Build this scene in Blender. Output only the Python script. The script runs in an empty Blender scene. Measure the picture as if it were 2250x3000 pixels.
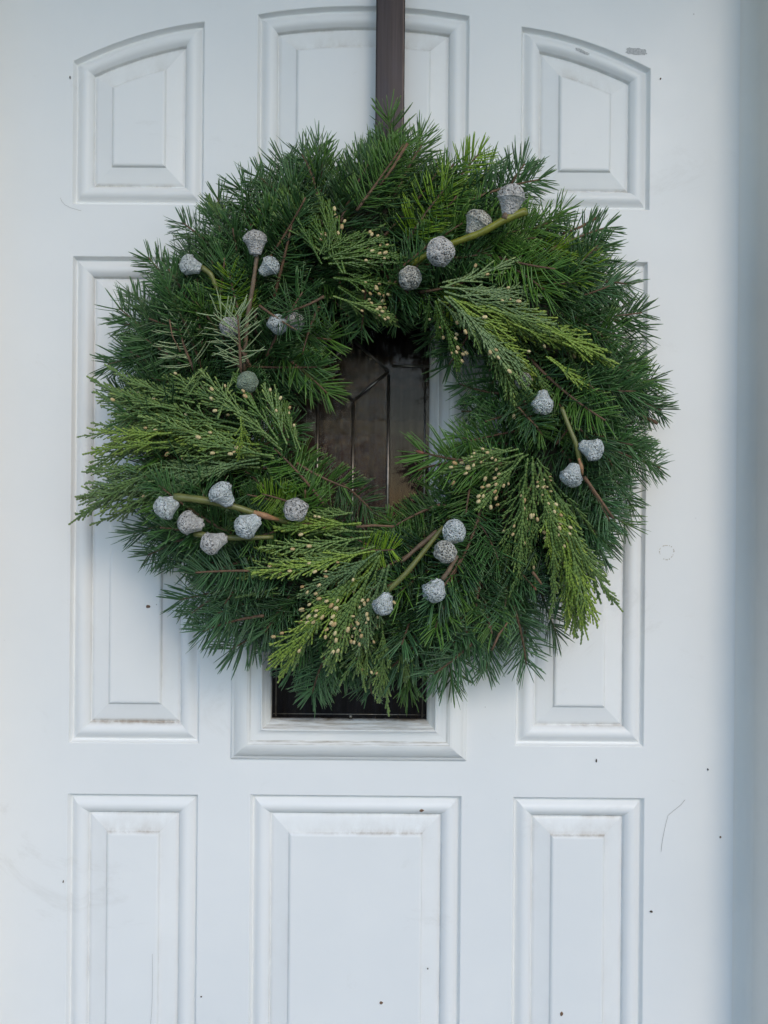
import bpy, bmesh, math, random
import numpy as np
from mathutils import Vector, Matrix
from mathutils.geometry import tessellate_polygon
R = math.radians
scene = bpy.context.scene
col = scene.collection
rng = random.Random(11)
nrng = np.random.default_rng(11)

# ------------------------------------------------------------------ camera, world, sun, exposure
S = 0.000407            # metres on the door per photograph pixel
CAM_D = 1.0             # camera to door
CAM_Z = 1.334
FPX = CAM_D / S
cam = bpy.data.cameras.new('camera')
cam_o = bpy.data.objects.new('camera', cam); col.objects.link(cam_o)
cam.sensor_fit = 'HORIZONTAL'; cam.sensor_width = 36.0
cam.lens = 36.0 * FPX / 2250.0
cam.clip_start = 0.02; cam.clip_end = 300
CAMROT = Matrix.Rotation(R(90), 4, 'X') @ Matrix.Rotation(R(0.5), 4, 'Z')
cam_o.matrix_world = Matrix.Translation((0, -CAM_D, CAM_Z)) @ CAMROT
scene.camera = cam_o

SUN_EL, SUN_AZ = 33.0, 22.0        # azimuth: degrees to the right of straight out from the door
world = bpy.data.worlds.new('World'); scene.world = world; world.use_nodes = True
wn = world.node_tree
bgn = wn.nodes['Background']
sky = wn.nodes.new('ShaderNodeTexSky'); sky.sky_type = 'NISHITA'
sky.sun_disc = False
sky.sun_elevation = R(SUN_EL); sky.sun_rotation = R(180 - SUN_AZ)
sky.air_density = 1.0; sky.dust_density = 0.2; sky.ozone_density = 1.3
wn.links.new(sky.outputs[0], bgn.inputs[0]); bgn.inputs[1].default_value = 0.15
sun = bpy.data.lights.new('sun', 'SUN'); sun.energy = 0.78; sun.angle = R(22); sun.color = (1.0, 0.83, 0.64)
sun_o = bpy.data.objects.new('sun', sun); col.objects.link(sun_o)
sd = Vector((math.sin(R(SUN_AZ)) * math.cos(R(SUN_EL)), -math.cos(R(SUN_AZ)) * math.cos(R(SUN_EL)), math.sin(R(SUN_EL))))
sun_o.rotation_euler = sd.to_track_quat('Z', 'Y').to_euler()
sun_o.location = (2, -4, 5)
vs = scene.view_settings
scene.display_settings.display_device = 'sRGB'
vs.view_transform = 'Standard'; vs.look = 'None'; vs.gamma = 1.0; vs.exposure = 0.67
scene.cycles.max_bounces = 8
scene.cycles.diffuse_bounces = 4
scene.cycles.transparent_max_bounces = 8

# ------------------------------------------------------------------ helpers
K = 2250 / 1659.0
CR = CAMROT.to_3x3(); CP = Vector((0, -CAM_D, CAM_Z))
def P(px, py, y=0.0):                     # where the sight line through a measured point meets the plane at depth y
    d = CR @ Vector(((px - 1125) / FPX, -(py - 1500) / FPX, -1))
    return CP + d * ((y - CP.y) / d.y)
def Q(px, py, y=0.0): return P(px * K, py * K, y)

def link(name, me, parent=None, M=None, mat=None):
    o = bpy.data.objects.new(name, me); col.objects.link(o)
    if parent is not None: o.parent = parent
    if M is not None: o.matrix_local = M
    if mat is not None and me is not None and not me.materials: me.materials.append(mat)
    return o
def empty(name, loc):
    o = bpy.data.objects.new(name, None); col.objects.link(o); o.location = loc
    o.empty_display_size = 0.05
    return o
def tag(o, label=None, cat=None, group=None, kind=None):
    if label: o['label'] = label
    if cat: o['category'] = cat
    if group: o['group'] = group
    if kind: o['kind'] = kind
    return o
def mesh(name, v, f, smooth=True, attrs=None, uv=None):
    me = bpy.data.meshes.new(name)
    me.from_pydata([tuple(p) for p in v], [], [tuple(q) for q in f])
    if smooth: me.polygons.foreach_set('use_smooth', [True] * len(me.polygons))
    for k, vals in (attrs or {}).items():
        a = me.attributes.new(k, 'FLOAT', 'POINT'); a.data.foreach_set('value', np.asarray(vals, dtype=np.float32))
    if uv is not None:
        L = me.uv_layers.new(name='uv')
        li = np.zeros(len(me.loops), dtype=np.int32); me.loops.foreach_get('vertex_index', li)
        L.data.foreach_set('uv', np.asarray(uv, dtype=np.float32)[li].ravel())
    me.update()
    return me

# node helper
class N:
    def __init__(s, name):
        s.m = bpy.data.materials.new(name); s.m.use_nodes = True
        s.t = s.m.node_tree; s.b = s.t.nodes['Principled BSDF']
    def n(s, typ, **kw):
        x = s.t.nodes.new('ShaderNode' + typ)
        for k, v in kw.items():
            if k.startswith('i_'):
                key = k[2:]; key = int(key) if key.isdigit() else key.replace('_', ' ')
                x.inputs[key].default_value = v
            else: setattr(x, k, v)
        return x
    def l(s, a, b, ia=0, ib=0):
        s.t.links.new(a.outputs[ia], b.inputs[ib]); return b
    def set(s, **kw):
        for k, v in kw.items(): s.b.inputs[k.replace('_', ' ')].default_value = v
    def coord(s, scale=(1, 1, 1), out='Object'):
        c = s.n('TexCoord'); m = s.n('Mapping'); m.inputs['Scale'].default_value = scale
        s.l(c, m, out, 0); return m
    def noise(s, scale, detail=4, rough=.55, co=None, dist=0):
        x = s.n('TexNoise', i_Scale=scale, i_Detail=detail, i_Roughness=rough, i_Distortion=dist)
        if co is not None: s.l(co, x, 0, 'Vector')
        return x
    def ramp(s, src, stops, out=0):
        r = s.n('ValToRGB'); e = r.color_ramp.elements
        while len(e) < len(stops): e.new(0.5)
        for q, (p, c) in zip(e, stops):
            q.position = p; q.color = (c, c, c, 1) if not isinstance(c, tuple) else (*c, 1)
        s.l(src, r, out, 0); return r
    def mix(s, fac, a, b, mode='MIX', fo=0, ao=0, bo=0):
        x = s.n('Mix', data_type='RGBA', blend_type=mode)
        for v, i, o in ((fac, 0, fo), (a, 6, ao), (b, 7, bo)):
            if isinstance(v, (int, float)): x.inputs[i].default_value = v
            elif isinstance(v, tuple): x.inputs[i].default_value = (*v, 1)
            else: s.t.links.new(v.outputs[o], x.inputs[i])
        return x
    def math(s, op, a, b=0.5, ao=0, bo=0):
        x = s.n('Math', operation=op)
        for v, i, o in ((a, 0, ao), (b, 1, bo)):
            if isinstance(v, (int, float)): x.inputs[i].default_value = v
            else: s.t.links.new(v.outputs[o], x.inputs[i])
        return x
    def base(s, node, out=2): s.t.links.new(node.outputs[out], s.b.inputs['Base Color'])
    def bump(s, src, strength, dist, out=0):
        b = s.n('Bump', i_Strength=strength, i_Distance=dist)
        s.l(src, b, out, 'Height'); s.l(b, s.b, 0, 'Normal'); return b
def attr(s, name, typ='GEOMETRY'):
    a = s.n('Attribute'); a.attribute_name = name; a.attribute_type = typ; return a

# ------------------------------------------------------------------ materials: setting
def paint_mat(name='white_door_paint'):
    s = N(name); co = s.coord()
    s.set(Roughness=0.42)
    big = s.noise(3.0, 5, .6, co)
    tint = s.mix(s.ramp(big, [(.35, 0.0), (.7, 1.0)]), (0.82, 0.82, 0.80), (0.76, 0.77, 0.76))
    # grey-brown grime that gathers along the ledges marked on the mesh
    d = attr(s, 'dirt')
    n1 = s.noise(55, 6, .7, s.coord((1, 1, .6)))
    n2 = s.noise(9, 3, .6, co)
    g = s.math('MULTIPLY', s.ramp(n1, [(.36, 0.0), (.68, 1.0)]), s.ramp(n2, [(.36, 0.28), (.66, 1.0)]))
    g = s.math('MULTIPLY', g, d, 0, 'Fac')
    c = s.mix(g, tint, (0.36, 0.30, 0.24), ao=2)
    # fine fly specks and faint smudges
    sp = s.n('TexVoronoi', feature='F1', i_Scale=42.0, i_Randomness=1.0); s.l(co, sp, 0, 'Vector')
    spk = s.ramp(sp, [(.02, 1.0), (.045, 0.0)])
    pick = s.ramp(s.noise(13, 2, .5, co), [(.60, 0.0), (.66, 1.0)])
    sf = s.math('MULTIPLY', s.math('MULTIPLY', spk, pick), 0.55)
    c = s.mix(sf, c, (0.20, 0.17, 0.14), ao=2)
    sm = s.ramp(s.noise(6.5, 6, .75, s.coord((1, 1, 1.6)), 1.2), [(.60, 0.0), (.78, 0.35)])
    c = s.mix(sm, c, (0.58, 0.56, 0.52), ao=2)
    s.base(c)
    hb = s.math('ADD', s.math('MULTIPLY', s.noise(900, 3, .6, co), .35), s.math('MULTIPLY', s.noise(38, 3, .55, co), 1.6))
    s.bump(hb, 0.16, 0.0008)
    s.l(s.ramp(s.noise(5, 5, .65, co), [(.3, .36), (.7, .55)]), s.b, 0, 'Roughness')
    return s.m
PAINT = paint_mat()

def frame_mat():
    s = N('white_embossed_woodgrain_plastic')
    s.set(Roughness=0.38)
    u = s.n('UVMap'); u.uv_map = 'uv'
    mp = s.n('Mapping'); mp.inputs['Scale'].default_value = (16, 900, 1); s.l(u, mp, 0, 0)
    n = s.noise(1.0, 5, .65, mp, .6)
    line = s.ramp(n, [(.36, 0.0), (.5, 1.0)])
    d = attr(s, 'dirt')
    mp2 = s.n('Mapping'); mp2.inputs['Scale'].default_value = (22, 420, 1); s.l(u, mp2, 0, 0)
    g = s.math('MULTIPLY', s.ramp(s.noise(1.0, 4, .7, mp2), [(.38, 0.0), (.62, 1.0)]), d, 0, 'Fac')
    w0 = s.mix(line, (0.775, 0.775, 0.745), (0.80, 0.80, 0.77))
    c = s.mix(g, w0, (0.30, 0.25, 0.19), ao=2)
    s.base(c)
    s.bump(line, 0.22, 0.0010)
    return s.m
FRAME = frame_mat()

def simple(name, c, rough=.5, metal=0, var=.25, nscale=60, bump=0, bscale=300):
    s = N(name); s.set(Roughness=rough, Metallic=metal)
    co = s.coord()
    d = tuple(x * (1 - var) for x in c)
    s.base(s.mix(s.ramp(s.noise(nscale, 5, .6, co), [(.35, 0.0), (.65, 1.0)]), c, d))
    if bump: s.bump(s.noise(bscale, 4, .6, co), bump, 0.002)
    return s.m

def glass_mat(name, swirl):
    s = N(name); t = s.t
    out = [n for n in t.nodes if n.type == 'OUTPUT_MATERIAL'][0]
    tr = s.n('BsdfTransparent'); tr.inputs[0].default_value = (0.84, 0.82, 0.80, 1)
    gl = s.n('BsdfGlossy'); gl.inputs['Roughness'].default_value = 0.05 if not swirl else 0.10
    gl.inputs['Color'].default_value = (.80, .68, .58, 1)
    fr = s.n('Fresnel', i_IOR=1.38)
    co = s.coord((1, 1, 1)); [q for q in s.t.nodes if q.type == 'MAPPING'][-1].inputs['Location'].default_value = (.37, .05, -1.02)
    if swirl:
        h = s.noise(34, 4, .6, co, 2.4)
        b = s.n('Bump', i_Strength=0.45, i_Distance=0.003); s.l(h, b, 0, 'Height')
    else:
        h = s.noise(22, 3, .5, s.coord((2.5, 1, .4)))
        b = s.n('Bump', i_Strength=0.10, i_Distance=0.004); s.l(h, b, 0, 'Height')
    s.l(b, gl, 0, 'Normal'); s.l(b, fr, 0, 'Normal')
    mx = s.n('MixShader'); s.l(fr, mx, 0, 0); s.l(tr, mx, 0, 1); s.l(gl, mx, 0, 2)
    # film of dust on the pane
    df = s.n('BsdfDiffuse'); df.inputs[0].default_value = (.40, .31, .25, 1)
    if swirl:
        dn = s.ramp(s.noise(40, 6, .72, co, 3.0), [(.42, 0.010), (.72, 0.12)])
    else:
        dn = s.ramp(s.noise(14, 6, .7, s.coord((2.2, 1, .5))), [(.40, 0.008), (.75, 0.05)])
    m2 = s.n('MixShader'); s.l(dn, m2, 0, 0); s.l(mx, m2, 0, 1); s.l(df, m2, 0, 2)
    s.l(m2, out, 0, 0)
    return s.m
GLASS = glass_mat('clear_glass', False); GLASS_T = glass_mat('etched_glass', True)
CAME = simple('dark_bronze_came', (0.27, 0.25, 0.22), .36, 1.0, .3, 120)

def strap_mat():
    s = N('dark_brown_strap'); s.set(Roughness=0.24, Metallic=0.35)
    n = s.noise(1.0, 5, .65, s.coord((420, 10, 5)))
    c = s.mix(s.ramp(n, [(.35, 0.0), (.7, 1.0)]), (0.034, 0.023, 0.020), (0.064, 0.046, 0.040))
    s.base(c); s.bump(n, 0.05, 0.0005)
    rr = s.ramp(s.noise(30, 4, .6, s.coord((3, 1, 1))), [(.3, .28), (.7, .46)]); s.l(rr, s.b, 0, 'Roughness')
    return s.m
STRAP = strap_mat()

# ------------------------------------------------------------------ unseen ground and porch, toned for the light they throw on the door
FLOOR_BOUNCE = simple('blue_bounce_floor', (0.11, 0.155, 0.21), .85, 0, .25, 8, .3, 90)  # unseen floor, tinted blue to bounce blue onto the lower door
GROUND_BOUNCE = simple('grey_blue_bounce_ground', (0.10, 0.12, 0.13), .95, 0, .4, 3, .5, 40)  # unseen ground, grey-blue so its bounce does not turn the door green
def box_mesh(name, x0, x1, y0, y1, z0, z1, bev=0):
    bm = bmesh.new(); bmesh.ops.create_cube(bm, size=1)
    for v in bm.verts:
        v.co = Vector((x0 if v.co.x < 0 else x1, y0 if v.co.y < 0 else y1, z0 if v.co.z < 0 else z1))
    if bev: bmesh.ops.bevel(bm, geom=bm.edges[:], offset=bev, segments=2, affect='EDGES', profile=.5)
    me = bpy.data.meshes.new(name); bm.to_mesh(me); bm.free(); return me
tag(link('ground', mesh('ground', [(-80, -80, -.154), (80, -80, -.154), (80, 80, -.154), (-80, 80, -.154)], [(0, 1, 2, 3)], False), mat=GROUND_BOUNCE), kind='structure')
tag(link('porch_floor', box_mesh('porch_floor', -1.8, 1.8, -2.0, .14, -.15, 0, .01), mat=FLOOR_BOUNCE), kind='structure')
CEIL = simple('added_overhang_warm_paint', (0.80, 0.68, 0.50), .7, 0, .1, 5)
tag(link('added_overhang', box_mesh('added_overhang', -1.8, 1.8, -1.15, .14, 2.62, 2.70), mat=CEIL), kind='structure')  # unseen overhang added to cut skylight and warm the top of the door

# ------------------------------------------------------------------ front door
DOOR_L, DOOR_R, DOOR_T, DOOR_B = -0.478, 0.434, 2.03, 0.012
door = tag(empty('front_door', (0, 0, 0)), 'white moulded front door with raised panels and a small leaded window', 'door')

def inset(pts, d):
    n = len(pts); out = []
    for i in range(n):
        a, b, c = Vector(pts[i - 1]), Vector(pts[i]), Vector(pts[(i + 1) % n])
        e1 = (b - a).normalized(); e2 = (c - b).normalized()
        n1 = Vector((-e1.y, e1.x)); n2 = Vector((-e2.y, e2.x))
        bis = (n1 + n2); bis.normalize()
        k = d / max(bis.dot(n1), .2)
        out.append(b + bis * k)
    return out

# profile: (inset mm, depth mm below the door face, how much grime sits there)
PROF = [(0, 0, 0), (.5, .15, 0), (1.1, 1.5, 0), (2.6, 5.8, .05), (3.2, 6.6, .2), (4.2, 6.7, .25), (6, 5.2, .1), (8.5, 3.0, .05), (11, 1.6, 0), (13.5, 1.0, 0),
        (16, 1.1, 0), (18.5, 2.0, .05), (20.5, 3.3, .15), (22.2, 5.0, .35), (23.0, 5.6, .6), (23.4, 7.4, 1), (24.0, 9.0, 1.2), (25.0, 9.1, 1.2), (25.6, 8.5, .8),
        (29, 7.6, .25), (35, 6.6, .2), (41, 5.5, .3), (45.5, 4.7, .6), (46.4, 4.5, 1.2), (46.9, 3.0, .9), (48.6, 2.0, .3), (49.8, 1.75, .1), (51, 1.7, 0)]
def field_cap(v, f, dr, loop, depth):
    base = len(v)
    for p in loop: v.append((p[0], depth, p[1])); dr.append(0)
    tri = tessellate_polygon([[Vector((p[0], p[1], 0)) for p in loop]])
    for t in tri: f.append(tuple(base + i for i in t))

def moulded_panel(poly, strips, ringf=None):
    """poly: counter-clockwise (x,z) outline seen from outside; strips: lists of vertex indices forming one side each, with its side name."""
    rings = [(ringf or (lambda q: inset(poly, q)))(d / 1000) for d, h, g in PROF]
    v, f, dr = [], [], []
    for idx, side in strips:
        b0 = len(v); m = len(idx)
        for r, (d, h, g) in enumerate(PROF):
            for i in idx:
                p = rings[r][i]; v.append((p.x, h / 1000, p.y))
                k = {'bottom': 1.1 if 22 <= d <= 26 else .15, 'top': 1.05 if 35 <= d <= 49 else .5, 'side': .22}[side]
                dr.append(g * k)
        for r in range(len(PROF) - 1):
            for j in range(m - 1):
                a = b0 + r * m + j
                f.append((a, a + 1, a + m + 1, a + m))
    field_cap(v, f, dr, [(p.x, p.y) for p in rings[-1]], PROF[-1][1] / 1000)
    me = mesh('moulded_panel', v, f, True, {'dirt': dr})
    bm = bmesh.new(); bm.from_mesh(me); bmesh.ops.recalc_face_normals(bm, faces=bm.faces)
    bm.to_mesh(me); bm.free()
    # outward means towards the camera (-y)
    s = sum(p.normal.y * p.area for p in me.polygons)
    if s > 0: me.flip_normals()
    link('moulded_panel', me, door, mat=PAINT)

def rect_px(tl, tr, br, bl):
    a = [P(*p) for p in (tl, tr, br, bl)]
    x0 = (a[0].x + a[3].x) / 2; x1 = (a[1].x + a[2].x) / 2; z1 = (a[0].z + a[1].z) / 2; z0 = (a[2].z + a[3].z) / 2
    return x0, x1, z0, z1
holes = []
def rect_panel(x0, x1, z0, z1):
    poly = [(x0, z0), (x1, z0), (x1, z1), (x0, z1)]
    holes.append(poly)
    moulded_panel(poly, [([0, 1], 'bottom'), ([1, 2], 'side'), ([2, 3], 'top'), ([3, 0], 'side')])
def arch_panel(x0, x1, z0, zl, zr, bulge):
    """straight sides and base; the head rises from zl on the left to zr on the right along an arc"""
    n = 14
    def ringf(d):
        out = [Vector((x0 + d, z0 + d)), Vector((x1 - d, z0 + d))]
        for i in range(n + 1):
            x = (x1 - d) + (x0 - x1 + 2 * d) * i / n          # right to left
            t = (x1 - x) / (x1 - x0)
            z = zr + (zl - zr) * t + bulge * 4 * t * (1 - t)
            sl = ((zl - zr) + bulge * 4 * (1 - 2 * t)) / (x1 - x0)
            out.append(Vector((x, z - d * math.sqrt(1 + sl * sl))))
        return out
    poly = [(p.x, p.y) for p in ringf(0)]
    m = len(poly)
    holes.append(poly)
    moulded_panel(poly, [([0, 1], 'bottom'), ([1, 2], 'side'), (list(range(2, m)), 'top'), ([m - 1, 0], 'side')], ringf)

a = [P(*p) for p in ((209, 600), (597, 600), (600, 62), (214, 178))]
arch_panel((a[0].x + a[3].x) / 2, (a[1].x + a[2].x) / 2, (a[0].z + a[1].z) / 2, a[3].z, a[2].z, .0075)
a = [P(*p) for p in ((750, 610), (1374, 612), (1375, 46), (754, 40))]
zt = (a[2].z + a[3].z) / 2
arch_panel((a[0].x + a[3].x) / 2, (a[1].x + a[2].x) / 2, (a[0].z + a[1].z) / 2, zt, zt, .011)
a = [P(*p) for p in ((1522, 612), (1903, 617), (1908, 201), (1527, 76))]
arch_panel((a[0].x + a[3].x) / 2, (a[1].x + a[2].x) / 2, (a[0].z + a[1].z) / 2, a[3].z, a[2].z, .0075)
rect_panel(*rect_px((213, 750), (597, 752), (583, 2177), (199, 2180)))
rect_panel(*rect_px((1522, 764), (1901, 766), (1885, 2190), (1505, 2186)))
zbot = 0.20
x0, x1, z0, z1 = rect_px((197, 2325), (582, 2327), (574, 3000), (190, 3000)); rect_panel(x0, x1, zbot, z1)
x0, x1, z0, z1 = rect_px((732, 2327), (1353, 2332), (1348, 3000), (726, 3000)); rect_panel(x0, x1, zbot, z1)
x0, x1, z0, z1 = rect_px((1501, 2334), (1888, 2338), (1884, 3000), (1497, 3000)); rect_panel(x0, x1, zbot, z1)
# window opening in the slab
FX0, FX1, FZ0, _ = rect_px((682, 1500), (1372, 1500), (1367, 2226), (677, 2224))
FZ1 = P(1030, 752).z
ow = .024
holes.append([(FX0 + ow, FZ0 + ow), (FX1 - ow, FZ0 + ow), (FX1 - ow, FZ1 - ow), (FX0 + ow, FZ1 - ow)])
outer = [(DOOR_L, DOOR_B), (DOOR_R, DOOR_B), (DOOR_R, DOOR_T), (DOOR_L, DOOR_T)]
loops = [outer] + holes
flat = [p for L in loops for p in L]
tri = tessellate_polygon([[Vector((p[0], p[1], 0)) for p in L] for L in loops])
v = [(p[0], 0, p[1]) for p in flat]
f = [tuple(t) for t in tri]
b = len(v)      # thickness: edges of the slab going back
for p in outer: v.append((p[0], .044, p[1]))
for i in range(4): f.append((i, (i + 1) % 4, b + (i + 1) % 4, b + i))
wb = len(v); w0 = len(flat) - 4
for p in holes[-1]: v.append((p[0], .044, p[1]))
for i in range(4): f.append((w0 + i, w0 + (i + 1) % 4, wb + (i + 1) % 4, wb + i))
me = mesh('slab', v, f, False, {'dirt': [0.0] * len(v)})
for p in me.polygons:
    pass
bm = bmesh.new(); bm.from_mesh(me)
for fc in bm.faces:
    if abs(fc.normal.y) > .9 and fc.normal.y > 0: fc.normal_flip()
bm.to_mesh(me); bm.free()
link('slab', me, door, mat=PAINT)

# window surround: four mitred mouldings with embossed grain
WP = [(0, 0, 0), (0.3, 2.2, .1), (1.2, 3.4, 0), (3.6, 4.0, .1), (4.6, 4.6, .45), (5.4, 5.8, .4), (8, 8.6, .1), (11, 11.2, 0), (14.5, 13.4, 0), (18, 14.6, 0), (20.5, 14.9, .0), (21.5, 14.8, .9), (22.2, 14.4, .2), (23, 14.2, .3),
      (24.4, 13.2, .9), (25.2, 12.6, 1), (25.8, 12.5, .1), (26.5, 12.45, 0), (31, 12.1, 0), (36.2, 12.0, 0), (36.7, 13.0, .1), (38.0, 13.2, .1), (38.7, 12.6, .1), (39.3, 11.2, .5), (43, 8.0, .55), (46.5, 4.4, .85), (47.6, 2.6, 1), (47.8, -6, 1)]
wf = link('window_frame', None, door)
wf.empty_display_size = .02
poly = [(FX0, FZ0), (FX1, FZ0), (FX1, FZ1), (FX0, FZ1)]
rings = [inset(poly, d / 1000) for d, h, g in WP]
for side in range(4):
    i, j = side, (side + 1) % 4
    v, f, dr, uv = [], [], [], []
    nseg = 10
    for r, (d, h, g) in enumerate(WP):
        for q in range(nseg + 1):
            p = rings[r][i].lerp(rings[r][j], q / nseg)
            v.append((p.x, -h / 1000, p.y)); dr.append(g * (1.0 if side == 0 else .35))
            uv.append(((p.x if side % 2 == 0 else p.y) + side * 3.1, d / 1000))
    n = nseg + 1
    for r in range(len(WP) - 1):
        for q in range(nseg):
            k = r * n + q; f.append((k, k + 1, k + n + 1, k + n))
    me = mesh('frame_moulding', v, f, True, {'dirt': dr}, uv)
    link('frame_moulding', me, wf, mat=FRAME)
# glazing: bars of came and the pieces of glass between them
gx0, gx1, gz0, gz1 = FX0 + .0474, FX1 - .0474, FZ0 + .0474, FZ1 - .0474
GY = 0.003
cxm = P(1034, 1300, GY).x
xl, xr = P(930, 1300, GY).x, P(1137, 1300, GY).x
zv = P(1034, 1175, GY).z; zs = P(1137, 1088, GY).z
zt2 = 2 * zs - zv
zb = gz0 + .006; ztt = gz1 - .006
zmid = P(1200, 1073, GY).z; zlow = P(1034, 1850, GY).z
glass = link('leaded_glass', None, door)
def came(pts, r=.0019):
    path = [Vector((x, GY - .0005, z)) for x, z in pts]
    tube_parent(path, r)
def tube_mesh(name, path, radii, sides=8, squash=None):
    v, f = [], []
    up = Vector((.123, .71, .31))
    for i, p in enumerate(path):
        t = (path[min(i + 1, len(path) - 1)] - path[max(i - 1, 0)]).normalized()
        s_ = t.cross(up).normalized(); u_ = s_.cross(t)
        for k in range(sides):
            a_ = 2 * math.pi * k / sides
            v.append(p + (s_ * math.cos(a_) + u_ * math.sin(a_)) * radii[i])
    for i in range(len(path) - 1):
        for k in range(sides):
            a_, b_ = i * sides + k, i * sides + (k + 1) % sides
            f.append((a_, b_, b_ + sides, a_ + sides))
    f.append(tuple(range(sides))[::-1]); f.append(tuple(range((len(path) - 1) * sides, len(path) * sides)))
    return mesh(name, v, f)
def tube_parent(path, r):
    link('came', tube_mesh('came', path, [r] * len(path), 10), glass, mat=CAME)
came([(cxm, zlow), (cxm, zv - .003)]); came([(xl, zlow), (xl, zs - .004)]); came([(xr, zlow), (xr, zs - .004)]); came([(gx0, zlow), (gx1, zlow)], .0018); came([(cxm, gz0), (cxm, gz0 + .006)])
came([(cxm, zv), (xr, zs)]); came([(cxm, zv), (xl, zs)]); came([(xr, zs), (cxm, zt2)]); came([(xl, zs), (cxm, zt2)])
came([(xr + .0035, zmid), (gx1, zmid)], .0018); came([(xl - .0035, zmid), (gx0, zmid)], .0018)
came([(gx0 + .002, zb), (gx1 - .002, zb)], .0006); came([(gx1 - .0055, gz0 + .003), (gx1 - .0055, gz1 - .003)], .0011); came([(gx0 + .0055, gz0 + .003), (gx0 + .0055, gz1 - .003)], .0011)
came([(cxm, zt2 + .003), (cxm, gz1)])
def piece(pts, mat):
    tri = tessellate_polygon([[Vector((x, z, 0)) for x, z in pts]])
    n = len(pts)
    v = [(x, GY, z) for x, z in pts]
    me = mesh('glass_piece', v, [tuple(t) for t in tri], False)
    bm = bmesh.new(); bm.from_mesh(me)
    for fc in bm.faces:
        if fc.normal.y > 0: fc.normal_flip()
    bm.to_mesh(me); bm.free()
    link('glass_piece', me, glass, mat=mat)
piece([(gx0, gz0), (cxm, gz0), (cxm, zlow), (gx0, zlow)], GLASS); piece([(cxm, gz0), (gx1, gz0), (gx1, zlow), (cxm, zlow)], GLASS)
piece([(xl, zlow), (cxm, zlow), (cxm, zv), (xl, zs)], GLASS_T)
piece([(cxm, zlow), (xr, zlow), (xr, zs), (cxm, zv)], GLASS_T)
piece([(cxm, zv), (xr, zs), (cxm, zt2), (xl, zs)], GLASS_T)
piece([(gx0, zlow), (xl, zlow), (xl, zmid), (gx0, zmid)], GLASS)
piece([(xr, zlow), (gx1, zlow), (gx1, zmid), (xr, zmid)], GLASS)
piece([(gx0, zmid), (xl, zmid), (xl, zs), (cxm, zt2), (cxm, gz1), (gx0, gz1)], GLASS)
piece([(xr, zmid), (gx1, zmid), (gx1, gz1), (cxm, gz1), (cxm, zt2), (xr, zs)], GLASS)

# behind the glass: added sheet painted with street reflection bands, then the closed-off hall
def reflection_bands_mat():
    s = N('painted_reflection_bands'); s.set(Roughness=.9)
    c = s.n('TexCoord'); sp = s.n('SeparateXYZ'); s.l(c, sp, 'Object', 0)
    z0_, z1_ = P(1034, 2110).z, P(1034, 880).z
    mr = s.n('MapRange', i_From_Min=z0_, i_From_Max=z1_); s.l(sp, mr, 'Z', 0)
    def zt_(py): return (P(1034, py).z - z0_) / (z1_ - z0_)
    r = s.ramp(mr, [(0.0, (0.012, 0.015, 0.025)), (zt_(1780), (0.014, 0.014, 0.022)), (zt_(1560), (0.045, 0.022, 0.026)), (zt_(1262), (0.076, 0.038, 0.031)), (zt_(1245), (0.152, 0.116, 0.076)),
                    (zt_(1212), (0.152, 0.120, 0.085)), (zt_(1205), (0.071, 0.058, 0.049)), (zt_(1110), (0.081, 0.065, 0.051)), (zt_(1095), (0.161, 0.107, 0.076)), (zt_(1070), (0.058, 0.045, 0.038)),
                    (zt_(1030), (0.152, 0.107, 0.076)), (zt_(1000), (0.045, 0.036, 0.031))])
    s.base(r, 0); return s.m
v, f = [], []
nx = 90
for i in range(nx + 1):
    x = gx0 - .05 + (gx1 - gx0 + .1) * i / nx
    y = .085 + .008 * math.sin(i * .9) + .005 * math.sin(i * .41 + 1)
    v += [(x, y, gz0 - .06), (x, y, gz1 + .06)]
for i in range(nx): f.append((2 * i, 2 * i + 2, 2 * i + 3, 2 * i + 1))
tag(link('reflection_backdrop', mesh('reflection_backdrop', v, f), mat=reflection_bands_mat()), 'added sheet behind the leaded door glass, painted with bands of street reflection', 'reflection_backdrop')
HALL = simple('dark_hall', (.03, .028, .026), .9)
bm = bmesh.new(); bmesh.ops.create_cube(bm, size=1)
for q in bm.verts: q.co = Vector((q.co.x * 1.7, .05 + (q.co.y + .5) * 1.2, 1.1 + q.co.z * 2.3))
for fc in list(bm.faces):
    if fc.normal.y < -.9: bm.faces.remove(fc)
me = bpy.data.meshes.new('hall'); bm.to_mesh(me); bm.free()
tag(link('hall', me, mat=HALL), kind='structure')

# ------------------------------------------------------------------ jambs and wall
def paint_jamb():
    s = N('white_jamb_paint'); s.set(Roughness=.5)
    co = s.coord()
    s.base(s.mix(s.ramp(s.noise(4, 5, .6, co), [(.35, 0.0), (.7, 1.0)]), (.78, .76, .71), (.70, .69, .65)))
    s.bump(s.noise(700, 3, .6, co), .1, .0006); return s.m
JAMB = paint_jamb()
frame = tag(empty('door_frame', (0, 0, 0)), 'white door jamb with rounded inner corner along the right edge of the door', 'door frame')
def jamb(xs, sgn):
    prof = []
    rr = .018
    for k in range(17):
        a_ = k / 16 * math.pi / 2
        prof.append((xs + rr * math.sin(a_) * sgn, -.0003 - rr * (1 - math.cos(a_))))
    prof += [(xs + rr * sgn, -.055), (xs + rr * sgn, -.082), (xs + (rr + .004) * sgn, -.086), (xs + .10 * sgn, -.086), (xs + .104 * sgn, -.082), (xs + .104 * sgn, -.05)]
    v, f = [], []
    for x, y in prof: v += [(x, y, 0), (x, y, 2.10)]
    for k in range(len(prof) - 1): f.append((2 * k, 2 * k + 2, 2 * k + 3, 2 * k + 1))
    me = mesh('jamb', v, f); link('jamb', me, frame, mat=JAMB)
jamb(.4195, 1); jamb(-.465, -1)
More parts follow.
